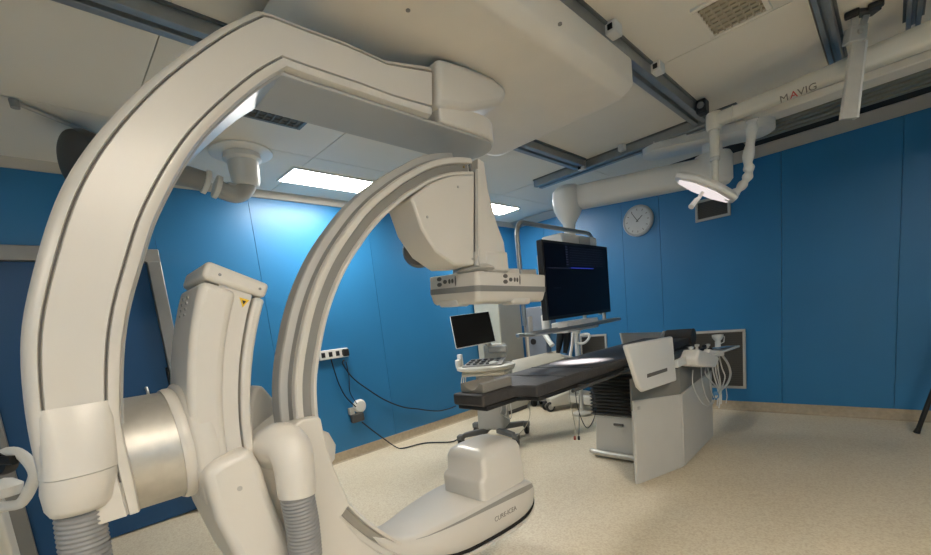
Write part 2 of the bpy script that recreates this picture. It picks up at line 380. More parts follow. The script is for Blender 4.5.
# dark seams let into the side
for (ta, tb) in ((.163, .187), (.812, .838)):
    MB().loft([ring_o(o, i, [(ta, XN-.011), (tb, XN-.011), (tb, XN-.013), (ta, XN-.013)]) for o, i in stations[3:]]).build('seam', SEAM, arm)
# inner track panels (arc part and level part)
def tr(i0, i1, name):
    rings = []
    for k in range(i0, i1):
        o, i = stations[k]; n = (i - o).normalized()
        a = i + n*.006
        rings.append([V(XN-.024, *i), V(XN-.028, *a), V(XF+.03, *a), V(XF+.022, *i)])
    return MB().loft(rings).build(name, SATIN, arm, angle=20)
tr(6, len(arc), 'inner_track')
# level part incl. rounded end
oz, iz = 2.50, 2.316
lev = [V(XN-.03, -5.02, 2.298)]; 
y_end = -4.11
out = [(XF+.026, -5.03), (XN-.026, -5.03)]
cxm, rr = (XN+XF)/2, (XN-XF)/2-.02
endp = [(cxm + rr*math.cos(R(a)), -4.02 + rr*1.1*math.sin(R(a))) for a in range(0, 181, 15)]
MB().prism([V(x, y, 2.31) for x, y in out + endp], (0, 0, -.012)).build('inner_track', SATIN, arm, bevel=.003)
# end cap at the swivel
cpx = [at(a, c, 'x', 2.90) for a, c in ((436.5, 57), (470, 67.5), (491, 77), (503, 87), (507, 96), (501, 105), (470, 111), (436.5, 107))]
MB().prism([p + V(.012, 0, 0) for p in cpx], (-.345, 0, 0)).build('end_cap', WHITE, arm, bevel=.03, seg=4, angle=60)
rimp = [(XF+.008, -4.32), (XN-.008, -4.32)] + [(cxm + (rr+.012)*math.cos(R(a)), -4.02 + (rr*1.1+.014)*math.sin(R(a))) for a in range(0, 181, 12)]
MB().prism([V(x, y, 2.312) for x, y in rimp], (0, 0, .10)).build('end_rim', WHITE, arm, bevel=.012, seg=3)
# hose socket on the lower end of the arm
def rsq(cx, cy, z, hx, hy, e, n=20):
    o = []
    for k in range(n):
        a = 2*math.pi*k/n; c, s_ = math.cos(a), math.sin(a)
        o.append(V(cx + hx*math.copysign(abs(c)**e, c), cy + hy*math.copysign(abs(s_)**e, s_), z))
    return o
MB().loft([rsq(2.826, -5.718, 1.315, .076, .074, .3), rsq(2.834, -5.722, 1.265, .084, .075, .42), rsq(2.85, -5.732, 1.178, .088, .078, .7), rsq(2.855, -5.738, 1.146, .09, .08, .8)]).build('hose_socket', WHITE, arm, angle=60)
MB().loft([rsq(2.855, -5.738, 1.144, .088, .078, .8), rsq(2.857, -5.745, 1.106, .088, .078, 1), rsq(2.86, -5.752, 1.062, .078, .07, 1), rsq(2.86, -5.756, 1.047, .066, .06, 1)]).build('socket_ring', WHITE, arm, angle=60)
# pivot drum and collar
MB().lathe([(.171, -5.66), (.171, -5.512)], (2.70, 0, 1.128), (0, 1, 0), 64).build('pivot_drum', STEEL, arm)
MB().lathe([(.176, -5.515), (.180, -5.505), (.180, -5.49), (.176, -5.482)], (2.70, 0, 1.128), (0, 1, 0), 64).build('drum_ring', WHITE, arm)
def col_ring(y, r, z0):
    return [V(2.70 + r*math.copysign(abs(math.cos(a))**.75, math.cos(a)), y, z0 + r*1.02*math.copysign(abs(math.sin(a))**.75, math.sin(a))) for a in [2*math.pi*k/32 for k in range(32)]]
MB().loft([col_ring(-5.485, .176, 1.128), col_ring(-5.475, .186, 1.128), col_ring(-5.43, .186, 1.128), col_ring(-5.42, .18, 1.128)]).build('collar', WHITE, arm, angle=50)
MB().lathe([(.165, -5.43), (.165, -5.40)], (2.70, 0, 1.128), (0, 1, 0), 40).build('collar_neck', WHITE, arm)

# C-arm arc
TH0, TH1 = 90.5, 247
RT = [(88, .035), (104, .010), (113, -.012), (122, -.023), (138, -.025), (152, -.013), (164, -.002), (172, .012), (180, .019), (195, .021), (201, .019), (208, .001), (216, -.018), (224, -.028), (252, -.030)]
def dr(th):
    for (a, u), (c, w) in zip(RT, RT[1:]):
        if a <= th <= c: return u + (w-u)*(th-a)/(c-a)
    return RT[0][1] if th < 91 else RT[-1][1]
def sweep(prof, t0, t1, step=2.0):
    n = max(2, int(round((t1-t0)/step))); rings = []
    for k in range(n+1):
        th = t0 + (t1-t0)*k/n
        rings.append([XR(x, pol(th, r + dr(th))) for x, r in prof])
    return rings
XA, XB = 2.85, 2.70
RI = .976
# body with side channels
prof = [(XA-.004, RI), (XA, RI+.003), (XA, RI+.013), (XA-.005, RI+.016), (XA-.020, RI+.018), (XA-.020, RI+.052), (XA-.012, RI+.0535), (XA-.001, RI+.0555), (XA, RI+.058), (XA, RI+.076), (XA-.006, RI+.081), (XA-.028, RI+.082),
        (XB+.028, RI+.082), (XB+.006, RI+.081), (XB, RI+.076), (XB, RI+.058), (XB+.012, RI+.0535), (XB+.020, RI+.052), (XB+.020, RI+.018), (XB+.005, RI+.016), (XB, RI+.013), (XB, RI+.003), (XB+.004, RI)]
ca = MB().loft(sweep(prof, TH0, TH1)).build('c_arm', WHITE, arm, angle=25)
for xx in (XA-.017, XB+.017):
    e = .002 if xx > 2.7 else -.002
    MB().loft(sweep([(xx-e, RI+.0185), (xx+e, RI+.0185), (xx+e, RI+.0515), (xx-e, RI+.0515)], TH0+1, TH1)).build('side_track', TRACK, ca, angle=25)
# raised spine on the outside with dark grooves either side
MB().loft(sweep([(XA-.03, RI+.081), (XA-.042, RI+.084), (XA-.046, RI+.09), (XA-.052, RI+.114), (XA-.058, RI+.118), (XB+.03, RI+.118), (XB+.02, RI+.112), (XB+.018, RI+.081)], TH0+4, TH1)).build('outer_track', LGREY, ca, angle=25)
MB().loft(sweep([(XA-.029, RI+.0815), (XA-.029, RI+.0835), (XA-.0455, RI+.0905), (XA-.0455, RI+.0815)], TH0+4, TH1)).build('groove', MGREY, ca, angle=25)
yz0 = pol(90.5, RI+.035)
MB().box((XA-.044, yz0[0]-.008, yz0[1]-.012+dr(91)), (XA-.004, yz0[0]+.004, yz0[1]+.024+dr(91))).build('track_stop', MGREY, ca)
p = pol(93, RI+.04+dr(93)); MB().lathe([(.001, .0), (.012, .0), (.014, .012), (.006, .016), (.006, .03), (.001, .031)], (XA-.042, *p), (1, 0, 0), 12).build('stop_screw', mat('brass', (.45,.33,.12), .35, .9), ca)

# carriage that grips the arc: curved column, collar cap and lower shell
XC, XD = 2.88, 2.61
def seg(r0, r1, t0, t1, xa, xb, step=2.5):
    n = max(2, int((t1-t0)/step))
    k_ = lambda t, r: r + (.014 + (1.40-r)*.108)*(t-157)/25
    return MB().loft([[XR(xa, pol(t, k_(t, r0))), XR(xa, pol(t, k_(t, r1))), XR(xb, pol(t, k_(t, r1))), XR(xb, pol(t, k_(t, r0)))] for t in [t0 + (t1-t0)*k/n for k in range(n+1)]])
seg(1.289, 1.392, 158.8, 188, XC, XD).build('column_cover', WHITE, arm, bevel=.022, seg=4, angle=40)
seg(1.204, 1.236, 158.8, 186, XC, XD).build('column_lip', WHITE, arm, bevel=.010, seg=3)
seg(1.242, 1.34, 158.6, 187, XC-.016, XD+.022).build('column_core', WHITE, arm)
seg(1.21, 1.243, 158.6, 187, XC-.04, XD+.03).build('column_gap', MGREY, arm)
seg(1.204, 1.392, 156.2, 158.6, XC, XD).build('column_cap', WHITE, arm, bevel=.014, seg=3)
for th, r in ((157.5, 1.35), (157.5, 1.23)):
    MB().lathe([(.001, -.002), (.0045, -.002), (.0045, .0015), (.001, .002)], XR(XC+.001, pol(th, r)), (1, 0, 0), 10).build('screw', MGREY, arm)
# warning triangle on the recess
tri = [pol(159.5, 1.279), pol(159.5, 1.249), pol(160.8, 1.264)]
tri_o = MB().prism([XR(XC-.0158, q) for q in tri], (.002, 0, 0)).build('warning_sticker', YELLOW, arm, smooth=False)
tri = [pol(159.8, 1.270), pol(159.8, 1.258), pol(160.4, 1.264)]
MB().prism([XR(XC-.0136, q) for q in tri], (.0008, 0, 0)).build('warning_symbol', BLACK, tri_o, smooth=False)
for k in range(2):
    b = MB()
    for m_ in range(4):
        q = pol(160.6 + m_*.8, 1.3935); b.box((2.68+k*.06, q[0]-.002, q[1]-.006), (2.70+k*.06, q[0]+.002, q[1]+.006))
    b.build('side_marking', LGREY, arm)
# main body round the arc
out = [pol(t, 1.0) for t in range(180, 201, 3)] + [pol(200.7, RI+.03)]
out += [pol(201.5, RI+.082), pol(209, RI+.075), pol(217, RI+.062), pol(226, RI+.056)]
out += [pol(226, 1.37), pol(215, 1.38), pol(205, 1.375), pol(196, 1.35), pol(188, 1.30), pol(183.5, 1.23), pol(180.5, 1.12), pol(179.2, 1.07), pol(179.4, 1.01)]
MB().prism([XR(XC, q) for q in out], (XD-XC, 0, 0)).build('carriage_body', WHITE, arm, bevel=.016, seg=3)
fc = [at(a, c, 'x', 2.52) for a, c in ((250, 402), (254, 388), (262, 385), (276, 401), (320, 429), (330, 433), (337, 445), (336, 459), (328, 470), (300, 490), (250, 460))]
MB().prism(fc, (-.10, 0, 0)).build('far_cover', WHITE, arm, bevel=.015, seg=3)
# lower front shell
sh = [pol(182.6, 1.405), pol(181.6, 1.36), pol(181.0, 1.262), pol(184, 1.245), pol(189, 1.245), pol(196, 1.25), pol(204, 1.265), pol(214, 1.28), pol(222, 1.30), pol(222, 1.44), pol(214, 1.43), pol(205, 1.42), pol(196, 1.41), pol(189, 1.41)]
MB().prism([XR(2.93, q) for q in sh], (-.33, 0, 0)).build('lower_shell', WHITE, arm, bevel=.028, seg=4, angle=60)
q = pol(186, 1.325); MB().lathe([(.001, 0), (.007, 0), (.008, .003), (.001, .004)], (2.929, *q), (1, 0, 0), 14).build('shell_screw', LGREY, arm)
# hose elbow on the body
eb = at(297, 495, 'x', 2.995)
ep = catmull([at(268, 452, 'x', 2.80), at(274, 447, 'x', 2.87), at(282, 443, 'x', 2.925), at(290, 449, 'x', 2.97), at(294.5, 467, 'x', 2.99), eb], 6)
MB().tube(ep, [.074 - .017*min(1, k/(len(ep)-1))**1.5 for k in range(len(ep))], 28).build('hose_elbow', WHITE, arm, angle=50)
# corrugated hose looping from the socket down and up to the elbow
def corr(pts, r, n_r):
    P = catmull(pts, 24); L_ = [0]
    for a, c in zip(P, P[1:]): L_.append(L_[-1] + (c-a).length)
    tot = L_[-1]; N = n_r*4; Q = []
    j = 0
    for k in range(N+1):
        s = tot*k/N
        while j < len(L_)-2 and L_[j+1] < s: j += 1
        f = (s-L_[j])/max(1e-9, L_[j+1]-L_[j]); Q.append(P[j].lerp(P[j+1], min(1, f)))
    return MB().tube(Q, [r*(1.0 if k % 4 in (0, 1) else .93) for k in range(N+1)], 24)
corr([V(2.86, -5.757, 1.05), V(2.862, -5.765, .95), V(2.87, -5.77, .78), V(2.90, -5.73, .55), V(2.95, -5.55, .40), V(3.0, -5.36, .46), V(eb.x, eb.y-.02, .65), V(eb.x, eb.y, .8), V(eb.x, eb.y, eb.z+.01)], .053, 120).build('corrugated_hose', HOSE, arm, angle=60)

# upper bracket from arc tip down to the detector
g = [(-4.50, 1.975), (-4.462, 1.847), (-4.389, 1.749), (-4.277, 1.687)] + [tuple(at(a, c, 'x', 2.84)[1:]) for a, c in ((474.5, 265), (474.8, 170.5), (452, 174), (430, 183))]
MB().prism([XR(2.84, q) for q in g], (-.185, 0, 0)).build('detector_bracket', WHITE, arm, bevel=.01)
e = [tuple(at(a, c, 'x', 2.84)[1:]) for a, c in ((479, 267), (478, 159))] + [ (-4.03, 2.222), (-3.985, 2.212), (-3.976, 2.072), (-3.932, 1.915), (-3.884, 1.814), (-3.876, 1.69)]
MB().prism([XR(2.84, q) for q in e], (-.2, 0, 0)).build('tip_cover', WHITE, arm, bevel=.01)
bc = [at(a, c, 'x', 2.825) for a, c in ((470, 262), (484, 262), (482, 172), (470, 172))]
MB().prism(bc, (-.16, 0, 0)).build('bracket_core', MGREY, arm)
MB().tube([at(476.6, 264, 'x', 2.842), at(476.2, 170, 'x', 2.842)], .008, 10).build('tension_rod', LGREY, arm)
MB().lathe([(.018, 0), (.014, .03), (.008, .07)], at(476.6, 266, 'x', 2.842), (0, 0, 1), 14).build('rod_foot', LGREY, arm)
for q in ((-4.2, 2.06), (-4.42, 1.90), (-4.15, 1.72)):
    MB().lathe([(.001, -.002), (.006, -.002), (.006, .002), (.001, .003)], XR(2.841, q), (1, 0, 0), 10).build('screw', LGREY, arm)
MB().lathe([(.001, -.04), (.075, -.035), (.085, 0), (.075, .03), (.001, .035)], at(419, 251, 'x', 2.62), (.75, -.65, 0), 32).build('cable_drum', mat('drum_grey', (.13,.125,.115), .5), arm)
MB().box((2.58, -4.05, 1.655), (2.845, -3.865, 1.765)).build('rotor_block', WHITE, arm, bevel=.012)
MB().lathe([(.07, 1.70), (.10, 1.685), (.105, 1.675), (.09, 1.665)], (2.77, -4.06, 0), (0, 0, 1), 28).build('rotor_disc', LGREY, arm)
MB().box((2.56, -4.09, 1.645), (2.82, -3.74, 1.680)).build('rotor_neck', WHITE, arm, bevel=.008)
MB().box((2.50, -4.06, 1.652), (2.555, -3.95, 1.675)).build('neck_tab', MGREY, arm, bevel=.004)
# flat detector
det = MB().loft([rrect(2.475, 2.858, -4.152, -3.535, .03, 1.588), rrect(2.475, 2.858, -4.152, -3.535, .03, 1.652), rrect(2.479, 2.854, -4.148, -3.539, .028, 1.657)]).build('detector_housing', WHITE, arm, angle=50)
MB().loft([rrect(2.473, 2.860, -4.154, -3.533, .03, 1.558), rrect(2.473, 2.860, -4.154, -3.533, .03, 1.588)]).build('bumper_band', MGREY, det, angle=50)
MB().loft([rrect(2.497, 2.836, -4.13, -3.557, .03, 1.500), rrect(2.485, 2.848, -4.142, -3.545, .03, 1.512), rrect(2.476, 2.857, -4.151, -3.536, .03, 1.558)]).build('detector_cover', WHITE, det, angle=50)
MB().box((2.55, -4.146, 1.487), (2.70, -4.05, 1.53)).build('front_lug', WHITE, det, bevel=.012)
MB().box((2.76, -3.86, 1.487), (2.851, -3.69, 1.53)).build('side_lug', WHITE, det, bevel=.012)
def keys(nx, org, ux):
    ux = Vector(ux); o = Vector(org); n = Vector(nx)
    b = MB()
    for (u, w, du, dw) in ((0, .014, .018, .008), (0, -.010, .018, .008), (.035, 0, .014, .008), (.062, 0, .008, .009), (.080, 0, .008, .009), (.098, 0, .004, .019)):
        u *= 1.3; w *= 1.25; du *= 1.3; dw *= 1.25; c = o + ux*u + V(0, 0, w)
        pts = [c + ux*(du/1*math.cos(a)*.8) + V(0, 0, dw*math.sin(a)*1.1) for a in [2*math.pi*k/12 for k in range(12)]]
        b.prism([p - n*.0005 for p in pts], n*.002)
    return b.build('control_keys', SEAM, det, smooth=False)
keys((0, -1, 0), (2.572, -4.1525, 1.622), (1, 0, 0)); keys((1, 0, 0), (2.8585, -3.93, 1.622), (0, 1, 0))

pvt = V(2.85, -4.145, 1.57) - WL[arm]
TM = Matrix.Translation(pvt) @ Matrix.Rotation(R(3.6), 4, 'Y') @ Matrix.Rotation(R(-2.0), 4, 'X') @ Matrix.Translation(-pvt)
for o_ in [det] + list(det.children): o_.data.transform(TM)
# lower tube housing: boat-shaped hull, box cover
ST = [(-4.93, 2.66, 2.83, .56, .60), (-4.86, 2.64, 2.845, .47, .545), (-4.72, 2.57, 2.858, .365, .482), (-4.5, 2.47, 2.868, .275, .470), (-4.25, 2.42, 2.872, .245, .468), (-4.0, 2.43, 2.868, .235, .458), (-3.88, 2.46, 2.855, .250, .44), (-3.81, 2.50, 2.83, .285, .415), (-3.775, 2.56, 2.785, .33, .385)]
def hull(y, xf, xn, zb, zt):
    m = (zb+zt)/2; h = zt-zb
    return [V(xn-.035, y, zt), V(xn-.022, y, zt-.004), V(xn-.008, y, zt-h*.12), V(xn, y, zt-h*.3), V(xn+.004, y, m), V(xn-.004, y, zb+h*.15), V(xn-.03, y, zb), V(xf+.03, y, zb), V(xf+.004, y, zb+h*.15), V(xf, y, m), V(xf+.012, y, zt-h*.12), V(xf+.05, y, zt)]
hp = catmull([V(*s[:3]) for s in ST], 3); hq = catmull([V(s[3], s[4], 0) for s in ST], 3)
HS = [(p.x, p.y, p.z, q.x, q.y) for p, q in zip(hp, hq)]
tube_h = MB().loft([hull(*s) for s in HS]).build('tube_housing', WHITE, arm, angle=38)
# grey stripe below the deck edge
def stripe(y, xf, xn, zb, zt, lo, hi, off=.0015):
    h = zt-zb
    def X(f): return xn-.008+.008*min(1, (f-.12)/.18) if f < .3 else xn+.004*(f-.3)/.2
    return [V(X(lo)+off, y, zt-h*lo), V(X(hi)+off, y, zt-h*hi), V(X(hi)-.004, y, zt-h*hi), V(X(lo)-.004, y, zt-h*lo)]
MB().loft([stripe(*s, .10, .10 + .14*min(1, k/10)) for k, s in enumerate(HS[6:-3])]).build('grey_stripe', mat('stripe_grey', (.33,.315,.28), .35), tube_h)
MB().loft([[V(xn-.004, y, zb+.026), V(xn-.0005, y, zb+.010), V(xn-.02, y, zb-.004), V(xn-.04, y, zb+.01)] for (y, xf, xn, zb, zt) in HS[8:-2]]).build('painted_gap_shade', DARKV, tube_h)  # solid dark strip, shade of the gap above the keel put in as colour
MB().loft([[V(xn+.001, y, zb+.006), V(xn+.001, y, zb-.012), V(xn-.02, y, zb-.028), V(xf+.03, y, zb-.028), V(xf+.01, y, zb)] for (y, xf, xn, zb, zt) in HS[7:-2]]).build('keel', WHITE, tube_h, angle=50)
text('CURE-ICEA', (2.8755, -4.225, .345), (0, 1, -.03), (0, 0, 1), .027, mat('pale_print', (.27,.25,.21), .6), tube_h, 'lettering')
# cover box with a ledge
bx = [V(2.835, -4.27, 0), V(2.52, -4.27, 0), V(2.52, -3.92, 0), V(2.835, -3.92, 0)]
MB().loft([rrect(2.533, 2.847, -4.267, -3.892, 0.03, 0.462), rrect(2.533, 2.847, -4.267, -3.892, 0.03, 0.555), rrect(2.535, 2.845, -4.26, -3.894, 0.03, 0.572), rrect(2.539, 2.843, -4.234, -3.896, 0.03, 0.586), rrect(2.543, 2.841, -4.228, -3.899, 0.03, 0.668), rrect(2.553, 2.832, -4.214, -3.909, 0.035, 0.7), rrect(2.583, 2.804, -4.179, -3.939, 0.045, 0.722), rrect(2.618, 2.779, -4.124, -3.974, 0.05, 0.729)]).build('tube_cover', WHITE, tube_h, angle=60)
for px_, py_ in ((462, 462), (479, 473)):
    p = at(px_+3, py_, 'y', -4.19); MB().lathe([(.001, -.003), (.007, -.003), (.007, .003), (.001, .004)], p, (0, -1, 0), 10).build('screw', LGREY, tube_h)

# ------------------------------------------------------------------ patient table
tab = thing('patient_table', (2.62, -1.8, 0), 'long patient table with charcoal pad, white pedestal and black bellows', 'patient table')
ZT = 1.0
fp = [(2.51, -4.09), (2.755, -4.09), (2.755, -3.81), (2.80, -3.78), (2.90, -3.78), (2.90, -.95), (2.36, -.95), (2.36, -3.78), (2.46, -3.78), (2.51, -3.81)]
MB().prism([V(x, y, ZT-.07) for x, y in fp], (0, 0, .07)).build('mattress', PAD, tab, bevel=.014, seg=3)
for y in (-3.45, -3.1):
    MB().tube([(2.37, y, ZT+.0005), (2.89, y, ZT+.0005)], .0025, 6).build('pad_crease', BLACK, tab)
MB().prism([V(2.63+(x-2.63)*.95, y+.03, ZT-.10) for x, y in fp], (0, 0, .03)).build('tabletop', BLACK, tab, bevel=.008)
MB().tube([(2.93, -3.45, ZT-.095), (2.93, -1.0, ZT-.095)], .011, 8).build('side_rail', DGREY, tab)
for y in (-3.3, -2.6, -1.9, -1.2): MB().box((2.87, y-.015, ZT-.105), (2.935, y+.015, ZT-.082)).build('rail_bracket', DGREY, tab)
# raised bolster at the foot end of the pad
bo = MB().tube([(2.66, -1.06, ZT-.0), (2.92, -1.06, ZT-.0)], .085, 24).build('bolster', PAD, tab, angle=60)
MB().box((2.40, -2.2, .80), (2.86, -1.15, .895)).build('top_carriage', LEAD, tab, bevel=.01)
# pedestal
MB().prism([V(2.37, -2.2, .05), V(2.79, -2.2, .05), V(2.83, -2.2, .42), V(2.39, -2.2, .42)], (0, .95, 0)).build('pedestal', PANEL, tab, bevel=.015)
MB().box((2.36, -2.21, .0), (2.86, -1.2, .05)).build('base_plate', MGREY, tab, bevel=.01)
foot = catmull([V(2.33, -2.2, .05), V(2.38, -2.225, .05), V(2.6, -2.235, .05), V(2.86, -2.235, .05)], 6)
MB().tube(foot, .026, 12).build('foot_trim', STEEL, tab)
MB().box((2.57, -2.212, .325), (2.66, -2.2, .345)).build('plate_label', SEAM, tab, bevel=.002)
# bellows
rings = []
for k in range(25):
    z = .41 + .38*k/24; o = .02 if k % 2 else 0
    rings.append([V(2.375-o, -2.205-o, z), V(2.835+o, -2.205-o, z), V(2.835+o, -1.2+o, z), V(2.375-o, -1.2+o, z)])
MB().loft(rings).build('bellows', mat('black_bellows', (.04,.038,.035), .3), tab, smooth=False)
# side panels
A0, B0, D0 = V(2.985, -2.70, 0), V(3.15, -2.17, 0), V(3.12, -1.22, 0)
def board(a, c, z0, z1a, z1c, th, name, m):
    n = V(c.y-a.y, -(c.x-a.x), 0).normalized()
    pts = [a + V(0, 0, z0), c + V(0, 0, z0), c + V(0, 0, z1c), a + V(0, 0, z1a)]
    return MB().prism(pts, -n*th).build(name, m, tab, bevel=.008, seg=3)
board(A0, B0, .02, .685, .635, .03, 'side_panel', PANEL)
board(A0 - V(.012, 0, 0), B0 - V(.012, 0, 0), .60, .85, .85, .02, 'lead_flap', LEAD)
board(B0 + V(.002, .012, 0), D0, .02, .635, .68, .03, 'side_panel', PANEL)
board(B0 + V(-.012, .012, 0), D0 + V(-.012, 0, 0), .60, .85, .85, .02, 'lead_flap', LEAD)
MB().box((2.83, -2.15, .1), (3.12, -1.25, .62)).build('pedestal_core', MGREY, tab)
c = at(639, 408, 'x', 3.03); MB().box((-.012, -.002, -.012), (.012, .002, .012), Matrix.Rotation(R(72), 3, 'Z'), c + V(.0, 0, 0)).build('panel_mark', LGREY, tab)
# big white clip-on shield with a slot
fx = 3.19
pts = [at(626.5, 345, 'x', fx), at(673, 336, 'x', fx), at(677, 381, 'x', fx), at(644, 392, 'x', fx), at(640, 388, 'x', fx)]
sd = MB().prism(pts, (-.035, 0, 0)).build('clip_on_shield', WHITE2, tab, bevel=.016, seg=4)
pa, pb = at(647, 376, 'x', fx), at(667, 369.5, 'x', fx)
u = (pb-pa).normalized(); w = u.cross(V(1, 0, 0))
MB().prism([pa - w*.013, pb - w*.013, pb + w*.013, pa + w*.013], (.003, 0, 0)).build('handle_slot', SEAM, sd, bevel=.002)
MB().box((2.92, -2.45, .93), (3.08, -2.41, .96)).build('shield_bracket', LGREY, tab)
# grey upper shields behind the pad
b = MB(); q = [at(621, 333, 'x', 2.32), at(664, 332, 'x', 2.32), at(680, 331, 'x', 2.32), at(678, 345, 'x', 2.32), at(625, 350, 'x', 2.32)]
MB().prism(q, (-.02, 0, 0)).build('rear_shield', PANEL, tab, bevel=.004)
q = [at(664, 331, 'x', 2.36), at(679, 330, 'x', 2.36), at(679, 343, 'x', 2.36), at(657, 343, 'x', 2.36)]
MB().prism(q, (-.02, 0, 0)).build('rear_flap', LGREY, tab, bevel=.004)
# hanging monitoring leads with red plugs at the table side
for k, (px_, py_) in enumerate(((575, 440), (579, 440))):
    p = at(px_, py_, 'y', -2.75); top = V(p.x + .03*k, -2.75, ZT-.09)
    ld = MB().tube(catmull([top, V(p.x-.02+.05*k, -2.75, .7), V(p.x + .01, -2.75, .45), p + V(0, 0, .03)], 6), .003, 6).build('hanging_lead', CABLE_B if k else CORD_BEIGE, tab)
    MB().lathe([(.001, 0), (.010, .002), (.010, .03), (.004, .036)], p, (0, 0, 1), 10).build('plug', COPPER if k == 0 else BLACK, ld)
p0 = at(577, 404, 'y', -2.6); p1 = at(587, 428, 'y', -2.6); p2 = at(596, 408, 'y', -2.6)
MB().tube(catmull([V(p0.x, -2.6, ZT-.09), p0, p1, p2, V(2.40, -2.3, .80)], 8), .004, 6).build('looping_lead', CABLE_B, tab)
p0 = at(529, 400, 'y', -3.5); p1 = at(526, 426, 'y', -3.5)
MB().tube(catmull([V(p0.x-.02, -3.5, ZT-.09), at(530, 412, 'y', -3.5), p1, at(517, 436, 'y', -3.5)], 8), .003, 6).build('looping_lead', CORD_BEIGE, tab)

# head rest lying on the narrow end
hr = thing('head_rest', (2.58, -3.93, ZT), 'grey foam head rest with a hollow, lying on the head end of the pad', 'head rest')
prof = [(-.105, 0), (.105, 0), (.105, .055), (.07, .062), (.052, .04), (.025, .022), (0, .017), (-.025, .022), (-.052, .04), (-.07, .062), (-.105, .055)]
MB().prism([V(2.635+x*.86, -4.05, ZT+.001+z*.95) for x, z in prof], (0, .26, 0)).build('foam_cradle', FOAM, hr, bevel=.005)

# control consoles clipped on the foot side
con = thing('control_console', (3.20, -1.4, .80), 'cluster of white joystick controllers on a tray at the foot of the table', 'control console')
def cx_(px, py, x=3.20): return at(px, py, 'x', x)
ba, bb_ = cx_(674, 364, 3.17), cx_(690, 357, 3.17)
MB().prism([ba - V(0, 0, .03), bb_ - V(0, 0, .03), bb_ + V(0, 0, .03), ba + V(0, 0, .03)], (.03, 0, 0)).build('mounting_bar', WHITE2, con, bevel=.006)
ta, tb = cx_(700, 357), cx_(731, 347.5)
MB().prism([V(3.15, ta.y-.1, ta.z), V(3.28, ta.y-.1, ta.z), V(3.28, tb.y, tb.z), V(3.15, tb.y, tb.z)], (0, 0, .018)).build('tray', WHITE2, con, bevel=.005)
k1, k2 = cx_(686, 362), cx_(706, 364)
b = MB(); b.prism([V(3.15, k1.y, k1.z+.03), V(3.15, k1.y+.03, k1.z-.04), V(3.15, k2.y, k2.z-.03), V(3.15, k2.y+.12, k2.z+.03), V(3.15, k2.y+.05, k2.z+.07), V(3.15, k1.y+.08, k1.z+.09)], (.13, 0, 0))
b.build('controller_block', WHITE2, con, bevel=.02, seg=3)
k3, k4 = cx_(700, 354), cx_(716, 354)
MB().prism([V(3.16, k3.y, k3.z-.03), V(3.16, k4.y, k4.z-.02), V(3.16, k4.y, k4.z+.02), V(3.16, k3.y+.04, k3.z+.035)], (.11, 0, 0)).build('controller_block', WHITE2, con, bevel=.012, seg=3)
for px_, py_, m, x in ((691, 350, WHITE2, 3.2), (697, 347.5, WHITE2, 3.18), (702, 351.5, BLACK, 3.22), (704, 348, BLACK, 3.18), (710, 351, BLACK, 3.22), (708, 347, WHITE2, 3.18), (698, 356, WHITE2, 3.24)):
    p = cx_(px_, py_, x)
    MB().lathe([(.017, -.03), (.012, -.02), (.010, .006), (.018, .01), (.019, .026), (.001, .03)], p, (0, 0, 1), 14).build('joystick', m, con)
pq = [cx_(712, 350, 3.18), cx_(728, 346.5, 3.18)]
MB().prism([V(3.165, pq[0].y, ta.z+.021), V(3.25, pq[0].y, ta.z+.021), V(3.25, tb.y-.08, tb.z+.021), V(3.165, tb.y-.08, tb.z+.021)], (0, 0, .005)).build('touch_pad', BLUE_PL, con, bevel=.003)
for pts_, r_ in (([(712, 358), (713, 370), (716, 382), (720, 393), (719, 408)], .007), ([(715, 358), (716, 372), (719, 384), (721, 394), (721, 404)], .007), ([(717, 357), (718, 368), (720, 380), (721, 392), (718, 400)], .006), ([(719, 356), (722, 368), (725, 377), (722, 388), (720, 396)], .006), ([(710, 360), (705, 372), (712, 382), (718, 390), (717, 406)], .006), ([(722, 355), (728, 364), (730.5, 374), (727, 384), (720, 391), (716, 397)], .011), ([(726, 388), (727, 396), (726, 403)], .004)):
    MB().tube(catmull([cx_(a, c, 3.19+.004*i) for i, (a, c) in enumerate(pts_)], 7), r_, 8).build('cable', CABLE_W, con)
for pts_ in ([(693, 370), (693, 385), (700, 400), (708, 406), (713, 400)], [(701, 366), (702, 380), (706, 396), (712, 404), (715, 398)], [(707, 362), (709, 376), (711, 390), (714, 398)]):
    MB().tube(catmull([cx_(a, c, 3.185) for a, c in pts_], 7), .004, 6).build('cable', CABLE_W, con)
p = cx_(716, 395, 3.2); MB().lathe([(.022, -.03), (.026, 0), (.016, .03)], p, (0, 0, 1), 12).build('cable_tie', BLUE_PL, con)
cb0 = cx_(718, 350.5, 3.19) + V(0, 0, .034)
cup = thing('cup_holder', cb0, 'white funnel-shaped holder standing on the control console tray', 'holder')
MB().lathe([(.024, 0), (.024, .06), (.034, .07), (.048, .095), (.048, .115), (.04, .115), (.03, .08), (.001, .07)], cb0, (0, 0, 1), 24).build('funnel', WHITE2, cup)
MB().tube([cb0 + V(.03, .03, .10), cb0 + V(.045, .045, .09), cb0 + V(.04, .04, .04), cb0 + V(.02, .02, .03)], .005, 8).build('loop', WHITE2, cup)

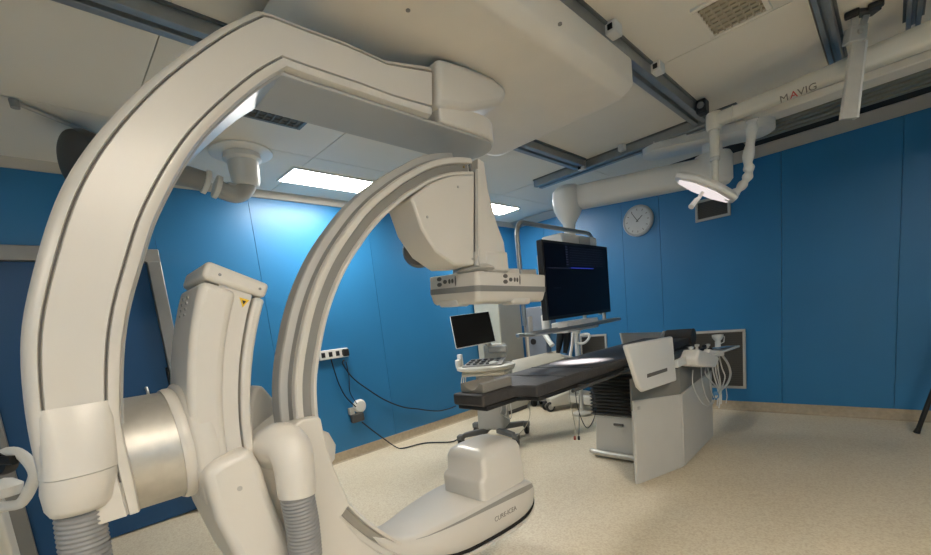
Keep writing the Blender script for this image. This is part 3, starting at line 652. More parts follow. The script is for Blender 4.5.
# ------------------------------------------------------------------ monitor on its ceiling beam
dl = 3.5
PLt, PLb = at(544.5, 240, 'd', dl), at(545, 321, 'd', dl); PRt, PRb = at(609, 247, 'd', dl*1.26), at(609, 312, 'd', dl*1.26)
L0 = V((PLt.x+PLb.x)/2, (PLt.y+PLb.y)/2, 0); R0_ = V((PRt.x+PRb.x)/2, (PRt.y+PRb.y)/2, 0)
zt, zb = (PLt.z+PRt.z)/2, (PLb.z+PRb.z)/2
u = (R0_-L0).normalized(); n = V(u.y, -u.x, 0); Wd = (R0_-L0).length; mid = (L0+R0_)/2
def dp(s, o, z): return L0 + u*(s*Wd) + n*o + V(0, 0, z)      # s along the width, o towards the viewer
mon = thing('monitor_boom', V(mid.x, mid.y, H), 'large dark wall-size monitor hung from a thick white ceiling beam', 'monitor')
disp = MB().prism([dp(0, 0, zb), dp(1, 0, zb), dp(1, 0, zt), dp(0, 0, zt)], -n*.055).build('display', BLACK, mon, bevel=.006)
scr = MB().prism([dp(.02, .0005, zb+.03), dp(.98, .0005, zb+.03), dp(.98, .0005, zt-.025), dp(.02, .0005, zt-.025)], n*.003).build('screen', mat('screen_glass', (.003, .003, .009), .3, spec=.15), disp)
GLOW = emis('screen_glow_blue', (.03, .05, .5), .35, (.01, .01, .03)); GLOW2 = emis('screen_lines', (.12, .15, .3), .12, (.01, .01, .02))
hh = zt-zb
b = MB().prism([dp(.36, .004, zb+hh*.655), dp(.72, .004, zb+hh*.655), dp(.72, .004, zb+hh*.667), dp(.36, .004, zb+hh*.667)], n*.001); b.build('blue_line', GLOW, scr, smooth=False)
b = MB()
for k in range(8):
    z = zb+hh*(.93-.033*k); b.prism([dp(.30, .004, z), dp(.33, .004, z), dp(.33, .004, z+.006), dp(.30, .004, z+.006)], n*.001)
    b.prism([dp(.36, .004, z), dp(.9, .004, z), dp(.9, .004, z+.0015), dp(.36, .004, z+.0015)], n*.001)
b.prism([dp(.04, .004, zb+hh*.655), dp(.35, .004, zb+hh*.655), dp(.35, .004, zb+hh*.658), dp(.04, .004, zb+hh*.658)], n*.001)
b.prism([dp(.10, .004, zb+hh*.40), dp(.2, .004, zb+hh*.40), dp(.2, .004, zb+hh*.403), dp(.10, .004, zb+hh*.403)], n*.001)
b.build('faint_traces', GLOW2, scr, smooth=False)
# tubular guard frame
fz0, fz1, s0, s1 = zb-.02, zt+.15, -.135, .995
pts = [dp(s0, -.12, fz0)]
pts += [dp(s0, -.12, fz1-.12)] + [dp(s0+.075-.075*math.cos(R(a)), -.12, fz1-.12+.12*math.sin(R(a))) for a in (15, 30, 45, 60, 75, 90)]
pts += [dp(s1-.14+.14*math.sin(R(a)), -.12, fz1-.26+.26*math.cos(R(a))) for a in (0, 15, 30, 45, 60, 75, 90)] + [dp(s1, -.12, fz0)]
MB().tube(pts, .019, 12).build('guard_frame', ALU, mon, angle=60)
MB().prism([dp(s0-.01, -.10, zt-.33), dp(.0, -.07, zt-.33), dp(.0, -.07, zt-.23), dp(s0-.01, -.10, zt-.23)], -n*.05).build('frame_clamp', CREAM, mon, bevel=.006)
MB().prism([dp(.1, -.09, zb+.1), dp(.9, -.09, zb+.1), dp(.9, -.09, zt-.1), dp(.1, -.09, zt-.1)], -n*.05).build('rear_plate', LGREY, mon, bevel=.01)
# yoke box at the top and drop tube, beam knuckles
MB().prism([dp(.36, -.06, zt-.05), dp(.92, -.06, zt-.05), dp(.92, -.06, zt+.10), dp(.36, -.06, zt+.10)], -n*.22).build('yoke', WHITE2, mon, bevel=.015)
MB().prism([dp(.60, -.058, zt-.0), dp(.78, -.058, zt-.0), dp(.78, -.058, zt+.085), dp(.60, -.058, zt+.085)], n*.012).build('yoke_cover', LGREY, mon, bevel=.006)
dc = at(567.5, 200, 'd', 4.25)
kn = V(dc.x, dc.y, 0); bz = dc.z
MB().lathe([(.055, zt+.05), (.057, bz-.26), (.065, bz-.23), (.11, bz-.16), (.142, bz-.09), (.148, bz), (.142, bz+.08), (.10, bz+.125), (.001, bz+.13)], kn, (0, 0, 1), 36).build('drop_knuckle', WHITE2, mon)
pu = at(752, 133, 'z', 2.74); pq_ = at(712, 143, 'z', 2.73); kr = V(pq_.x, pq_.y, bz)
du = V(kr.x-kn.x, kr.y-kn.y, 0).normalized(); dn = V(-du.y, du.x, 0)
def bring(c, hw, hz):
    return [c + dn*(hw*math.copysign(abs(math.cos(a))**.6, math.cos(a))) + V(0, 0, hz*math.copysign(abs(math.sin(a))**.6, math.sin(a))) for a in [2*math.pi*k/24 for k in range(24)]]
a0, a1 = V(kn.x, kn.y, bz), V(kr.x, kr.y, bz)
MB().loft([bring(a0 + du*.05, .10, .11), bring(a0 + du*.3, .105, .115), bring(a1 - du*.05, .115, .115)]).build('lower_beam', WHITE2, mon, angle=50)
MB().lathe([(.001, -.14), (.13, -.13), (.155, -.10), (.155, .10), (.14, .13), (.001, .14)], V(kr.x, kr.y, bz), (0, 0, 1), 40).build('beam_end', WHITE2, mon)
# upper beam: flat plate to the ceiling pivot
pl2 = V(kr.x, kr.y, 2.745)
du2 = V(pu.x-kr.x, pu.y-kr.y, 0).normalized(); dn2 = V(-du2.y, du2.x, 0)
def stadium(c0, c1, r, z):
    o = [c1 + dn2*(r*math.cos(R(a))) + du2*(r*math.sin(R(a))) for a in range(0, 181, 15)] + [c0 - dn2*(r*math.cos(R(a))) - du2*(r*math.sin(R(a))) for a in range(0, 181, 15)]
    return [V(p.x, p.y, z) for p in o]
c0, c1 = at(662, 152, 'z', 2.74), V(pu.x, pu.y, 0)
du2 = V(c1.x-c0.x, c1.y-c0.y, 0).normalized(); dn2 = V(-du2.y, du2.x, 0)
MB().loft([stadium(c0, c1, .15, 2.72), stadium(c0, c1, .165, 2.73), stadium(c0, c1, .165, 2.80), stadium(c0, c1, .15, 2.81)]).build('upper_beam', WHITE2, mon, angle=50)
MB().lathe([(.08, bz+.12), (.08, 2.73)], V(kr.x, kr.y, 0), (0, 0, 1), 28).build('beam_joint', WHITE2, mon)
MB().lathe([(.10, 2.80), (.10, H)], c1, (0, 0, 1), 28).build('ceiling_pivot', WHITE2, mon)
# handle bar and tray under the display
hb = [dp(-.30, .07, zb-.085), dp(-.27, .11, zb-.085), dp(.4, .10, zb-.085), dp(.98, .08, zb-.085), dp(1.01, .04, zb-.085), dp(.96, -.02, zb-.085), dp(-.25, -.02, zb-.085), dp(-.30, .02, zb-.085)]
MB().tube(catmull(hb + [hb[0]], 4)[:-1], .016, 10, closed=True).build('handle_bar', ALU, mon, angle=60)
MB().prism([dp(.14, -.08, zb-.125), dp(.62, -.08, zb-.125), dp(.62, -.08, zb-.03), dp(.14, -.08, zb-.03)], n*.16).build('lower_mount', WHITE2, mon, bevel=.01)
for s in (-.14, .62, .97): MB().tube([dp(s, -.06, zb-.09), dp(s, -.06, zb+.05)], .018, 10).build('bar_post', LGREY, mon)

# ------------------------------------------------------------------ surgical lamp and its boom
dL = 3.0
lc = at(705, 188, 'd', dL)
lamp = thing('surgical_lamp', V(4.6, -2.2, H), 'white lettered ceiling boom carrying a lit surgical lamp head over the table', 'surgical lamp')
bl, br = at(714, 121.5, 'z', 2.62), at(935, 33, 'z', 2.66)
ext = (br-bl).normalized(); br2 = br + ext*.8
bn = V(-ext.y, ext.x, 0).normalized()
def bo_ring(c, hw, hz): return [c + bn*(hw*math.copysign(abs(math.cos(a))**.55, math.cos(a))) + V(0, 0, hz*math.copysign(abs(math.sin(a))**.55, math.sin(a))) for a in [2*math.pi*k/24 for k in range(24)]]
boom = MB().loft([bo_ring(bl - ext*.03, .036, .036), bo_ring(bl, .042, .042), bo_ring(bl.lerp(br, .3), .046, .047), bo_ring(bl.lerp(br, .6), .048, .05), bo_ring(bl.lerp(br, .75), .053, .06), bo_ring(br, .056, .066), bo_ring(br2, .056, .066)]).build('boom', LAMPARM, lamp, angle=50)
MB().lathe([(.12, 0), (.12, H-br2.z)], br2, (0, 0, 1), 24).build('ceiling_mount', LAMPARM, lamp)
MB().lathe([(.001, -.062), (.044, -.058), (.052, -.044), (.052, .044), (.044, .056), (.001, .06)], bl, (0, 0, 1), 28).build('boom_knuckle', LAMPARM, lamp)
MB().lathe([(.049, -.006), (.052, -.004), (.052, .004), (.049, .006)], bl + ext*.12, ext, 28).build('boom_ring', LAMPARM, lamp)
dtop = bl + V(0, 0, -.06)
dbot = at(704, 181, 'z', lc.z+.02); dbot = V(bl.x - .01, bl.y, lc.z + .05)
MB().lathe([(.03, 0), (.034, -.10), (.032, -.17), (.026, -.18)], dtop, (0, 0, 1), 20).build('drop_sleeve', LAMPARM, lamp)
MB().lathe([(.031, -.18), (.033, -.185), (.033, -.20), (.03, -.205)], dtop, (0, 0, 1), 20).build('metal_ring', STEEL, lamp)
MB().tube([dtop + V(0, 0, -.2), V(dtop.x, dtop.y, lc.z+.03)], .023, 16).build('drop_tube', LAMPARM, lamp)
# lamp head: flat octagonal disc tilted towards the table
vr = (lc - CAM).normalized()
e1 = at(735, 203, 'd', dL) - at(674, 179, 'd', dL); e1 = (e1 - vr*e1.dot(vr)).normalized()
e2 = vr*math.cos(R(10)) + (-(e1.cross(vr)) if (e1.cross(vr)).z > 0 else e1.cross(vr))*math.sin(R(10)); e2 = (e2 - e1*e2.dot(e1)).normalized()
nn = e1.cross(e2).normalized()
if nn.z < 0: nn = -nn
hc = lc
def oct_ring(r1, r2, off): return [hc + e1*(r1*math.cos(R(22.5+45*k))) + e2*(r2*math.sin(R(22.5+45*k))) + nn*off for k in range(8)]
head = MB().loft([oct_ring(.20, .17, -.022), oct_ring(.235, .20, -.012), oct_ring(.24, .205, .01), oct_ring(.20, .17, .035), oct_ring(.10, .08, .045)]).build('lamp_head', WHITE2, lamp, bevel=.006, seg=2)
LENS = emis('lit_lens', (1.0, .88, .86), .42, (.3,.3,.3))
MB().loft([oct_ring(.195, .165, -.0255), oct_ring(.195, .165, -.022)]).build('lens', LENS, head, smooth=False)
hq_ = at(691, 207, 'd', dL-.03)
MB().tube([hc - nn*.02, hc - nn*.07, hq_ + (hc-hq_)*.35, hq_], [.012, .013, .016, .02], 12).build('handle', WHITE2, head)
# curved second arm
yp = [at(752, 116, 'd', dL), at(752, 130, 'd', dL), at(748, 160, 'd', dL), at(749, 172, 'd', dL), at(744, 183, 'd', dL), at(735, 193, 'd', dL-.05), at(727, 197, 'd', dL-.08)]
yp[0] = V(yp[1].x, yp[1].y, 2.60)
ypc = catmull(yp, 6)
MB().tube(ypc, [.036 + .006*math.sin(k*1.3) - .012*k/len(ypc) for k in range(len(ypc))], 16).build('curved_arm', WHITE2, lamp, angle=60)
# lettering on the boom
o = at(780, 97.0, 'z', 2.60); fy = 0
xd = ext; side = -bn if (CAM - bl).dot(-bn) > 0 else bn
yd = V(0, 0, 1)*.7 + side*(-.7)*0
b0 = bl.lerp(br, .30); 
face_n = (side*.75 - V(0, 0, .66)).normalized(); ydir = (V(0, 0, 1) - face_n*face_n.z).normalized()
def boom_text(body, f, m, h=.043):
    c = bl.lerp(br, f); text(body, c + face_n*.0605 - ydir*.024, ext, ydir, h, m, lamp, 'lettering')
boom_text('M', .365, INK); boom_text('A', .415, RED); boom_text('VIG', .452, INK)

# vertical flat bar hanging in front of the boom
hbx = at(856, 60, 'd', 2.35)
hb = thing('hanging_bar', V(hbx.x, hbx.y, H), 'vertical flat metal bar hanging from the ceiling in front of the boom', 'hanging bar')
tp, m1, m2, bt = at(864, 0, 'd', 2.2), at(860, 27, 'd', 2.25), at(858, 40, 'd', 2.28), at(849, 118, 'd', 2.45)
fx_ = V(hbx.x, hbx.y, 0)
bw = ax_r.copy(); bw.z = 0; bw.normalize(); bnn = V(bw.y, -bw.x, 0)
q4 = [at(a, c, 'd', 2.35) for a, c in ((841.5, 119), (857, 117.5), (866, 40), (852.5, 42))]
STRAP = mat('pale_metal_strap', (.62, .60, .55), .45, .35, .04, 20)
MB().prism(q4, -bnn*.02).build('bar', STRAP, hb, bevel=.003)
MB().prism([q4[1], q4[1] + bw*.012, q4[2] + bw*.012, q4[2]], -bnn*.03).build('bar_edge', WHITE2, hb)
c4 = [at(a, c, 'd', 2.33) for a, c in ((849, 42), (867, 38.5), (869.5, 22), (852, 25))]
MB().prism(c4, -bnn*.05).build('clamp', STRAP, hb, bevel=.006)
c2 = sum(c4, V(0, 0, 0))/4
MB().lathe([(.014, 0), (.014, .012), (.001, .014)], c2, bnn, 14).build('clamp_screw', STEEL, hb)
for s_, xt in ((-1, 857), (1, 874)):
    a_ = c2 + bw*(s_*.022) + V(0, 0, .03); e_ = at(xt, -4, 'd', 2.33); e_ = e_ + (e_-a_)*((H-.02-e_.z)/(e_.z-a_.z))
    MB().prism([a_ - bw*.018, a_ + bw*.018, e_ + bw*.018, e_ - bw*.018], -bnn*.012).build('fork_strap', STRAP, hb, bevel=.003)
e_ = V(e_.x, e_.y, H)
MB().box((-.10, -.03, -.02), (.05, .03, -.001), Matrix.Rotation(math.atan2(bw.y, bw.x), 3, 'Z'), e_).build('ceiling_plate', DGREY, hb, bevel=.004)
for a, c in ((852, 17), (876, 8)):
    p = at(a, c, 'z', H-.03); MB().box((p.x-.032, p.y-.025, H-.03), (p.x+.032, p.y+.025, H-.002)).build('plate_lug', BLACK, hb, bevel=.008)

# ------------------------------------------------------------------ wall clock
ck = thing('wall_clock', (1.985, -.03, 2.255), 'round white clock on the blue wall above the table foot', 'clock')
cc = V(1.985, 0, 2.45); rc = .195
MB().lathe([(.001, 0), (rc, 0), (rc, .03), (rc-.02, .042), (rc-.026, .034), (.001, .034)], cc, (0, -1, 0), 48).build('case', mat('clock_rim', (.42,.44,.45), .35), ck)
MB().lathe([(.001, .0345), (rc-.03, .0345), (rc-.03, .036), (.001, .036)], cc, (0, -1, 0), 48).build('dial', mat('clock_dial', (.52,.53,.52), .4), ck)
b = MB()
for k in range(12):
    a = R(30*k); dx, dz = math.sin(a), math.cos(a); px_, pz_ = math.cos(a), -math.sin(a)
    r0_, r1_ = .125, .15
    b.prism([cc + V(dx*r0_-px_*.004, -.0362, dz*r0_-pz_*.004), cc + V(dx*r0_+px_*.004, -.0362, dz*r0_+pz_*.004), cc + V(dx*r1_+px_*.004, -.0362, dz*r1_+pz_*.004), cc + V(dx*r1_-px_*.004, -.0362, dz*r1_-pz_*.004)], (0, -.0008, 0))
b.build('hour_marks', INK, ck, smooth=False)
for nm, a, l, w in (('hour_hand', 52, .085, .007), ('minute_hand', -33, .13, .005)):
    a = R(a); dx, dz = math.sin(a), math.cos(a); px_, pz_ = math.cos(a)*w, -math.sin(a)*w
    MB().prism([cc + V(-dx*.02-px_, -.038, -dz*.02-pz_), cc + V(-dx*.02+px_, -.038, -dz*.02+pz_), cc + V(dx*l+px_*.6, -.038, dz*l+pz_*.6), cc + V(dx*l-px_*.6, -.038, dz*l-pz_*.6)], (0, -.002, 0)).build(nm, DGREY, ck, smooth=False)

# wall vents
def wall_vent(x0, x1, z0, z1, n, label, f=.03, fm=None):
    t = thing('wall_vent', ((x0+x1)/2, -.01, z0), label, 'vent', None)
    b = MB()
    for a, c in (((x0, z0), (x1, z0+f)), ((x0, z1-f), (x1, z1)), ((x0, z0+f), (x0+f, z1-f)), ((x1-f, z0+f), (x1, z1-f))): b.box((a[0], -.02, a[1]), (c[0], 0, c[1]))
    b.build('frame', fm or LGREY, t, bevel=.004)
    b = MB(); b.box((x0+f, -.006, z0+f), (x1-f, -.002, z1-f))
    for k in range(n):
        z = z0+f+(k+.5)*(z1-z0-2*f)/n; b.box((x0+f, -.016, z-.004), (x1-f, -.005, z+.002))
    b.build('grille', GRILLE, t, smooth=False)
wall_vent(2.665, 3.03, 2.265, 2.51, 10, 'small framed vent high on the blue wall under the surgical lamp')
wall_vent(2.55, 3.155, .265, .97, 26, 'tall framed vent low on the wall behind the control console')
wall_vent(1.02, 1.45, .40, 1.005, 22, 'framed vent low on the wall behind the monitor handle')

# sockets on the left wall
sk = thing('socket_strip', (0.02, -3.5, 1.155), 'white strip of sockets on the blue wall seen through the C arm', 'socket strip')
MB().box((0, -3.68, 1.16), (.035, -3.335, 1.262)).build('strip_body', WHITE2, sk, bevel=.006)
for y in (-3.635, -3.55, -3.465, -3.39):
    MB().box((.033, y-.022, 1.185), (.038, y+.022, 1.238)).build('socket', BLACK, sk, bevel=.003)
ws = thing('wall_socket', (0.02, -3.3, .43), 'round white lidded socket low on the blue wall with black plugs below', 'socket')
MB().lathe([(.001, 0), (.075, 0), (.08, .03), (.06, .05), (.001, .052)], (0, -3.285, .575), (1, 0, 0), 28).build('round_lid', WHITE2, ws)
MB().box((0, -3.43, .50), (.05, -3.37, .58)).build('box', LGREY, ws, bevel=.008)
MB().box((0, -3.42, .40), (.06, -3.26, .505)).build('plug_box', DGREY, ws, bevel=.02, seg=3)
def wire(pts, r, m, label, n=8):
    o = MB().tube(catmull(pts, n), r, 8).build('power_cable', m); return tag(o, label, 'cable')
def wl(px, py, x=.03): return at(px, py, 'x', x)
def fl(px, py, z=.012): return at(px, py, 'z', z)
pl1 = tag(MB().box((.036, -3.41, 1.17), (.09, -3.35, 1.25)).build('black_plug', BLACK, bevel=.01), 'black plug in the last socket of the white strip', 'plug')
wire([wl(344, 360, .05), wl(343, 364, .05), wl(352, 377), wl(366, 388), wl(385, 400), wl(403, 407), wl(418, 409), wl(436, 411), wl(448, 409), wl(456, 406)], .008, CABLE_B, 'black cable sagging along the wall from the strip towards the table head')
wire([wl(331, 359, .05), wl(333, 366), wl(339, 384), wl(346, 397), wl(356, 407, .06)], .007, CABLE_B, 'black cable dropping from the middle of the strip to the round socket')
wire([wl(346, 362, .06), wl(349, 377, .05), wl(350, 392, .05), wl(357, 404, .08)], .005, CABLE_B, 'thin cable hanging straight from the strip end to the round socket')
wire([wl(362, 422, .09), wl(372, 430, .06), wl(383, 438, .06), fl(396, 447), fl(404, 448), fl(425, 443), fl(450, 442), fl(458, 439)], .008, CABLE_B, 'dark cable crossing the floor from the round socket to the cart')
wire([fl(340, 454), fl(350, 456), fl(360, 455), fl(367, 450), fl(370, 444)], .005, CORD_BEIGE, 'beige cable curled on the floor beside the wall base')

# ------------------------------------------------------------------ ultrasound cart
us = thing('ultrasound_cart', (1.16, -2.36, 0), 'wheeled ultrasound cart with tilted black screen behind the table head', 'ultrasound machine')
UDARK = mat('cart_base_grey', (.13,.13,.125), .5)
uo = V(1.115, -2.225, 0)
fr_, sd_ = V(.42, -.907, 0), V(.907, .42, 0)     # facing direction, sideways
fr_ = V(sd_.y, -sd_.x, 0)
UM = Matrix((sd_, -fr_, V(0, 0, 1))).transposed()   # local x sideways, y away from the viewer
def ub(lo, hi): return MB().box(lo, hi, UM, uo)
def up(x, y, z): return UM @ V(x, y, z) + uo
for sx in (-1, 1):
    for sy in (-1, 1):
        lg = MB().loft([[up(sx*a, sy*.02+sy*a*.75 + o, z) for a, o, z in ((.05, -.05, .115), (.05, .05, .115), (.05, .05, .185), (.05, -.05, .185))], [up(sx*.30, sy*.25 + o, z) for o, z in ((-.045, .11), (.045, .11), (.045, .16), (-.045, .16))]]).build('base_leg', UDARK, us, bevel=.012)
        wv = up(sx*.32, sy*.27, .06)
        MB().box((sx*.32-.035, sy*.27-.045, .085), (sx*.32+.035, sy*.27+.045, .15), UM, uo).build('caster_hood', UDARK, lg, bevel=.012)
        w_ = MB(); w_.lathe([(.001, -.022), (.05, -.022), (.06, -.012), (.06, .012), (.05, .022), (.001, .022)], up(sx*.32, sy*.27, .061), sd_, 22); w_.build('wheel', RUBBER, lg)
MB().loft([[up(x, y, z) for x, y in ((-.16, -.13), (.16, -.13), (.16, .17), (-.16, .17))] for z in (.16,)] + [[up(x*s, y*s, .80) for x, y in ((-.16, -.13), (.16, -.13), (.16, .17), (-.16, .17))] for s in (.8,)]).build('column', LGREY, us, bevel=.03, seg=3)
ub((-.24, -.26, .80), (.26, .22, .86)).build('console_body', CREAM, us, bevel=.03, seg=3)
MB().loft([[up(.01 + a*math.cos(t), -.12 + c*math.sin(t), z) for t in [2*math.pi*k/28 for k in range(28)]] for a, c, z in ((.30, .23, .86), (.33, .26, .875), (.33, .26, .90), (.31, .24, .91))]).build('console_rim', CREAM, us, angle=60)
MB().prism([up(-.21, -.28, .912), up(.24, -.28, .912), up(.22, .03, .955), up(-.20, .03, .955)], (0, 0, .012)).build('key_panel', MGREY, us, bevel=.006)
b = MB()
for k in range(5):
    for j in range(3): b.box((-.17+.075*k, -.24+.08*j, .925+.012*j), (-.13+.075*k, -.20+.08*j, .945+.012*j), UM, uo)
b.build('keys', DGREY, us)
MB().lathe([(.05, 0), (.05, .014), (.03, .022), (.001, .024)], up(.13, -.21, .93), (0, 0, 1), 20).build('trackball', WHITE2, us)
for k, (x, y) in enumerate(((-.29, -.10), (-.285, -.19))):
    MB().lathe([(.028, 0), (.032, .04), (.03, .14 - .05*k), (.022, .145-.05*k), (.001, .147-.05*k)], up(x, y, .90), (0, 0, 1), 16).build('probe_holder', WHITE2, us)
ub((-.05, .02, .94), (.20, .16, 1.12)).build('screen_neck', CREAM, us, bevel=.03, seg=3)
ub((.02, -.02, 1.02), (.24, .05, 1.10)).build('neck_knob', LGREY, us, bevel=.02, seg=3)
du_ = 4.7
q = [at(449.5, 316, 'd', du_), at(489, 311, 'd', du_), at(496, 341.5, 'd', du_-.04), at(456, 349, 'd', du_-.04)]
nrm = (q[1]-q[0]).cross(q[3]-q[0]).normalized()
if nrm.dot(CAM-q[0]) < 0: nrm = -nrm
um = MB().prism(q, -nrm*.035).build('monitor', WHITE2, us, bevel=.012, seg=3)
cq = sum(q, V(0, 0, 0))/4
MB().prism([cq + (p-cq)*.97 + nrm*.0005 for p in q], nrm*.004).build('screen', mat('dark_screen', (.004,.004,.004), .35, spec=.12), um, bevel=.003)
MB().tube([cq - nrm*.03, up(.07, .06, 1.06)], .03, 12).build('monitor_arm', LGREY, us)
for k in range(3):
    MB().tube(catmull([up(-.25, -.16+.05*k, .84), up(-.27, -.2+.05*k, .70-.04*k), up(-.2, -.22, .62-.03*k), up(-.13, -.14, .74)], 7), .006, 8).build('probe_cable', CABLE_W, us)
for k in range(3):
    MB().tube(catmull([up(.18+.03*k, -.2, .81), up(.2+.04*k, -.24, .6), up(.17+.05*k, -.22, .42-.05*k), up(.12, -.1, .35)], 7), .006, 8).build('probe_cable', CABLE_W, us)

# ------------------------------------------------------------------ cabinets and machines behind
cp = at(502, 340, 'd', 5.95); ch = at(502, 285, 'd', 5.95).z
cw = min(cp.x - at(475, 340, 'y', cp.y).x, cp.x - .015); cdp = at(523, 340, 'x', cp.x).y - cp.y
cab = thing('tall_cabinet', (cp.x-cw/2, cp.y+cdp/2, 0), 'tall white and grey cabinet behind the ultrasound cart', 'cabinet')
MB().box((cp.x-cw, cp.y, .06), (cp.x, cp.y+cdp, ch)).build('cabinet_body', mat('grey_cabinet_side', (.50,.48,.42), .5), cab, bevel=.006)
MB().box((cp.x-cw+.005, cp.y-.02, .08), (cp.x-.004, cp.y, ch-.01)).build('cabinet_door', mat('cabinet_cream', (.74,.72,.60), .45), cab, bevel=.004)
MB().box((cp.x-cw+.02, cp.y+.02, 0), (cp.x-.02, cp.y+cdp-.02, .06)).build('plinth', DGREY, cab)
my = cp.y+cdp+.06; mx = at(526, 340, 'y', my).x; mw = at(546, 340, 'y', my).x - mx
mc = thing('anaesthesia_machine', (mx+mw/2, my+.15, 0), 'blue grey wheeled anaesthesia machine partly hidden behind the monitor and pad', 'anaesthesia machine')
MB().box((mx, my, .12), (mx+mw, my+.30, 1.5)).build('machine_body', BLUEGREY, mc, bevel=.01)
MB().box((mx-.012, my-.012, .14), (mx+.02, my+.03, 1.49)).build('front_strip', MGREY, mc, bevel=.004)
MB().box((mx+.02, my-.012, .70), (mx+.05, my-.001, 1.12)).build('edge_trim', CREAM, mc)
MB().lathe([(.02, 0), (.045, .004), (.045, .02), (.02, .022)], (mx+.14, my, 1.0), (0, -1, 0), 18).build('dial', BLACK, mc)
MB().box((mx+mw+.005, my+.1, .6), (mx+mw+.24, my+.30, 1.18)).build('blue_module', BLUE_PL, mc, bevel=.01)
MB().lathe([(.02, 0), (.03, .002), (.03, .018), (.02, .02)], (mx+mw+.17, my+.1, 1.1), (0, -1, 0), 16).build('dial', BLACK, mc)
MB().lathe([(.06, 1.14), (.065, 1.18), (.065, 1.36), (.04, 1.39), (.04, 1.46), (.06, 1.47), (.06, 1.50), (.001, 1.505)], (mx+mw+.04, my-.02, 0), (0, 0, 1), 18).build('absorber', WHITE2, mc)
MB().tube([(mx+mw+.02, my-.05, 1.10), (mx+mw+.12, my-.1, 1.0), (mx+mw+.18, my-.12, .94)], .035, 12).build('white_pipe', WHITE2, mc)
for sx in (.02, mw):
    for sy in (.04, .24): MB().lathe([(.001, -.02), (.06, -.02), (.06, .02), (.001, .02)], (mx+sx, my+sy, .06), (1, 0, 0), 16).build('wheel', RUBBER, mc)
MB().box((mx+.01, my+.01, .10), (mx+mw-.03, my+.28, .14)).build('chassis', MGREY, mc)

# pale wheeled trolley with sloping top, beyond the table
tq = [at(512, 360, 'd', 5.1), at(557, 350, 'd', 5.25), at(566, 358, 'd', 5.1), at(512, 374, 'd', 4.9)]
tr_c = at(606, 413, 'z', 0)
tro = thing('sloping_trolley', tr_c, 'pale beige trolley with sloping top and wheeled base behind the pad', 'trolley')
nrm = (tq[1]-tq[0]).cross(tq[3]-tq[0]).normalized()
if nrm.z < 0: nrm = -nrm
MB().prism(tq, -nrm*.05).build('sloping_top', mat('beige_top', (.50,.46,.36), .45), tro, bevel=.012, seg=3)
q = at(550, 353, 'd', 5.2); MB().box((-.035, -.004, -.003), (.035, .004, .006), Matrix.Rotation(R(45), 3, 'Z'), q + nrm*.004).build('grip', MGREY, tro)
w1, w2 = at(549, 411, 'z', 0), at(590, 404, 'z', 0)
MB().tube([V(tr_c.x, tr_c.y, .15), V(tr_c.x-.0, tr_c.y, .62), (tq[1]+tq[2])/2 - V(.03, .0, .06)], .06, 18).build('column', CREAM, tro)
ub_ = (w2-w1).normalized(); un_ = V(-ub_.y, ub_.x, 0)
MB().loft([[p + un_*o + V(0, 0, z) for o, z in ((-.09, .07), (.09, .07), (.07, zz), (-.07, zz))] for p, zz in ((w1, .19), (w1.lerp(w2, .5), .26), (w2, .20))]).build('wheel_base', CREAM, tro, bevel=.02, seg=3)
mid_ = w1.lerp(w2, .5)
MB().loft([[p + ub_*o + V(0, 0, z) for o, z in ((-.08, .1), (.08, .1), (.07, .2), (-.07, .2))] for p in (mid_, V(tr_c.x+.06, tr_c.y-.02, 0))]).build('base_link', CREAM, tro, bevel=.01)
MB().lathe([(.10, .09), (.10, .2)], (tr_c.x, tr_c.y, 0), (0, 0, 1), 20).build('base_foot', CREAM, tro)
for p in (w1, w2):
    for o in (-.06, .06):
        MB().lathe([(.001, -.018), (.062, -.018), (.07, -.01), (.07, .01), (.062, .018), (.001, .018)], p + un_*o + V(0, 0, .071), un_, 22).build('wheel', RUBBER, tro)
        MB().lathe([(.001, -.022), (.04, -.021), (.04, .021), (.001, .022)], p + un_*o + V(0, 0, .071), un_, 18).build('wheel_cap', LGREY, tro)

# black sleeves hanging from the handle bar and white stand
bs = thing('hanging_sleeves', at(563, 325, 'd', 4.25), 'pair of black sleeves hanging below the monitor handle', 'sleeves')
for k, px_ in enumerate((560, 567)):
    t0_ = at(px_+1, 323, 'd', 4.25); t1_ = at(px_, 338, 'd', 4.25); t2_ = at(px_-2, 353, 'd', 4.25)
    MB().tube(catmull([V(t0_.x, t0_.y, t0_.z), t1_, t2_], 5), [.022, .026, .03, .034, .036, .036, .034, .03, .026, .022, .02], 12).build('sleeve', BLACK, bs)
st_ = thing('white_stand', V(at(579, 350, 'd', 5.5).x, at(579, 350, 'd', 5.5).y, 0), 'slim white stand with a curved handle behind the pad, right of the black sleeves', 'stand')
g0 = at(576, 330, 'd', 5.5)
MB().tube([V(g0.x, g0.y, .08), g0], .03, 12).build('post', WHITE2, st_)
MB().lathe([(.05, 0), (.06, .06), (.03, .1)], g0 - V(0, 0, .05), (0, 0, 1), 16).build('post_head', WHITE2, st_)
MB().tube(catmull([at(577, 343, 'd', 5.45), at(584, 343, 'd', 5.4), at(589, 338, 'd', 5.4), at(588, 334, 'd', 5.42), at(580, 335, 'd', 5.48)], 6), .016, 10).build('curved_handle', WHITE2, st_)
MB().tube(catmull([at(573, 333, 'd', 5.4), at(572, 345, 'd', 5.4), at(570, 357, 'd', 5.4)], 5), .018, 10).build('side_tube', WHITE2, st_)
MB().lathe([(.001, 0), (.12, 0), (.12, .03), (.04, .07)], (g0.x, g0.y, 0), (0, 0, 1), 24).build('foot', CREAM, st_)

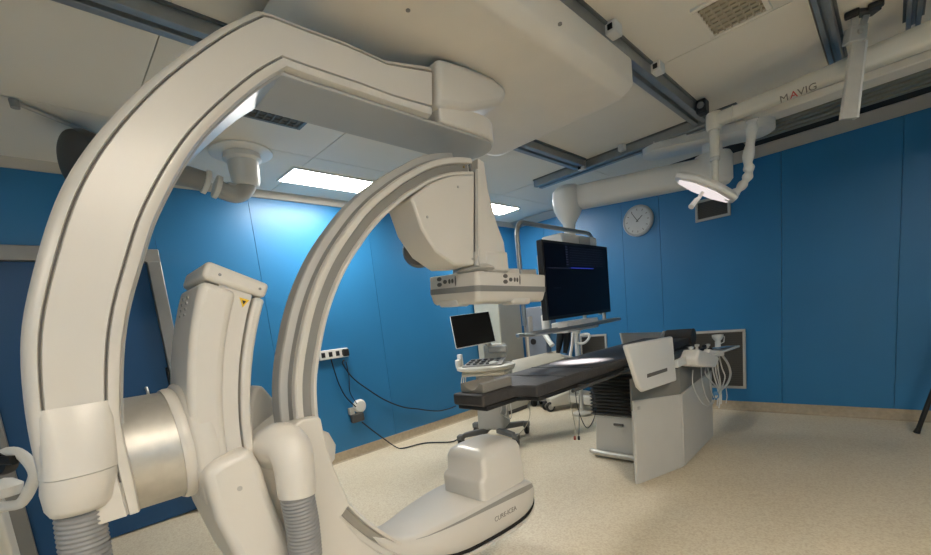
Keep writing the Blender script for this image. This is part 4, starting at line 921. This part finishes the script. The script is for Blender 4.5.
# ------------------------------------------------------------------ black stand at the right edge
f0 = at(916.5, 434, 'z', 0.0); f1 = at(934, 391, 'x', f0.x+.13)
apex = f0 + V(.30, -.05, .95)
dirv = (at(933, 391, 'y', f0.y-.03) - f0).normalized()
apex = f0 + dirv*1.05
bk = thing('black_stand', V(apex.x, apex.y, 0), 'black stand at the right edge, one splayed leg in view', 'stand')
MB().tube([f0 + V(0, 0, .012), f0 + dirv*.06, apex], [.024, .018, .018], 10).build('leg', BLACK, bk)
for a in (120, 240):
    v = Matrix.Rotation(R(a), 3, 'Z') @ V(f0.x-apex.x, f0.y-apex.y, 0)
    MB().tube([V(apex.x, apex.y, 0) + v*.9 + V(0, 0, .012) , apex], .018, 10).build('leg', BLACK, bk)
MB().lathe([(.03, 0), (.035, .08), (.02, .1)], apex - V(0, 0, .04), (0, 0, 1), 14).build('hub', BLACK, bk)

# white handle of a trolley at the lower left edge
hd = 2.0
ec = thing('equipment_trolley', V(at(-12, 500, 'd', hd).x, at(-12, 500, 'd', hd).y, 0), 'white trolley at the lower left edge, its angular handle and black knob in view', 'trolley')
hp_ = [at(-10, 462, 'd', hd), at(8, 452, 'd', hd), at(22, 455, 'd', hd), at(34, 470, 'd', hd), at(33, 482, 'd', hd), at(22, 502, 'd', hd), at(8, 506, 'd', hd), at(-10, 508, 'd', hd)]
MB().tube(catmull(hp_, 4), .024, 12).build('handle', WHITE2, ec, angle=60)
MB().tube([at(-8, 461, 'd', hd-.03), at(14, 460, 'd', hd-.03)], .022, 12).build('black_knob', BLACK, ec)
MB().lathe([(.001, -.03), (.055, -.03), (.06, 0), (.055, .03), (.001, .03)], at(1, 463, 'd', hd), ax_f, 20).build('knob_disc', BLACK, ec)
e0 = at(-6, 500, 'd', hd+.05)
MB().box((e0.x-.22, e0.y-.20, .12), (e0.x+.10, e0.y+.02, at(0, 488, 'd', hd).z)).build('trolley_body', CREAM, ec, bevel=.03, seg=3)
MB().lathe([(.001, -.03), (.05, -.025), (.06, .02), (.03, .05), (.001, .06)], at(7, 490, 'd', hd-.02), (0, 0, 1), 18).build('valve', WHITE2, ec)
for ox, oy in ((-.18, -.16), (.06, -.16), (-.18, -.02), (.06, -.02)):
    MB().lathe([(.001, -.02), (.055, -.02), (.06, 0), (.055, .02), (.001, .02)], (e0.x+ox, e0.y+oy, .06), (1, 0, 0), 16).build('wheel', RUBBER, ec)

# ------------------------------------------------------------------ surgical lamp beam
sp = bpy.data.lights.new('surgical_lamp_beam', 'SPOT'); sp.energy = 1700; sp.spot_size = R(14); sp.spot_blend = .9; sp.shadow_soft_size = .08; sp.color = (1, .95, .96)
so = bpy.data.objects.new('surgical_lamp_beam', sp); C.objects.link(so)
tgt = V(2.62, -2.78, ZT); so.location = hc - nn*.04 - e1*.13
so.rotation_euler = (tgt - so.location).to_track_quat('-Z', 'Y').to_euler()

# ------------------------------------------------------------------ world and render look
w = bpy.data.worlds.new('world'); bpy.context.scene.world = w; w.use_nodes = True
w.node_tree.nodes['Background'].inputs['Color'].default_value = (.9, .9, 1, 1); w.node_tree.nodes['Background'].inputs['Strength'].default_value = 0.0
sc = bpy.context.scene
sc.view_settings.view_transform = 'Standard'; sc.view_settings.look = 'None'; sc.view_settings.gamma = 1; sc.view_settings.use_curve_mapping = False
sc.view_settings.exposure = 0.95
sc.cycles.use_denoising = True
sc.cycles.max_bounces = 8
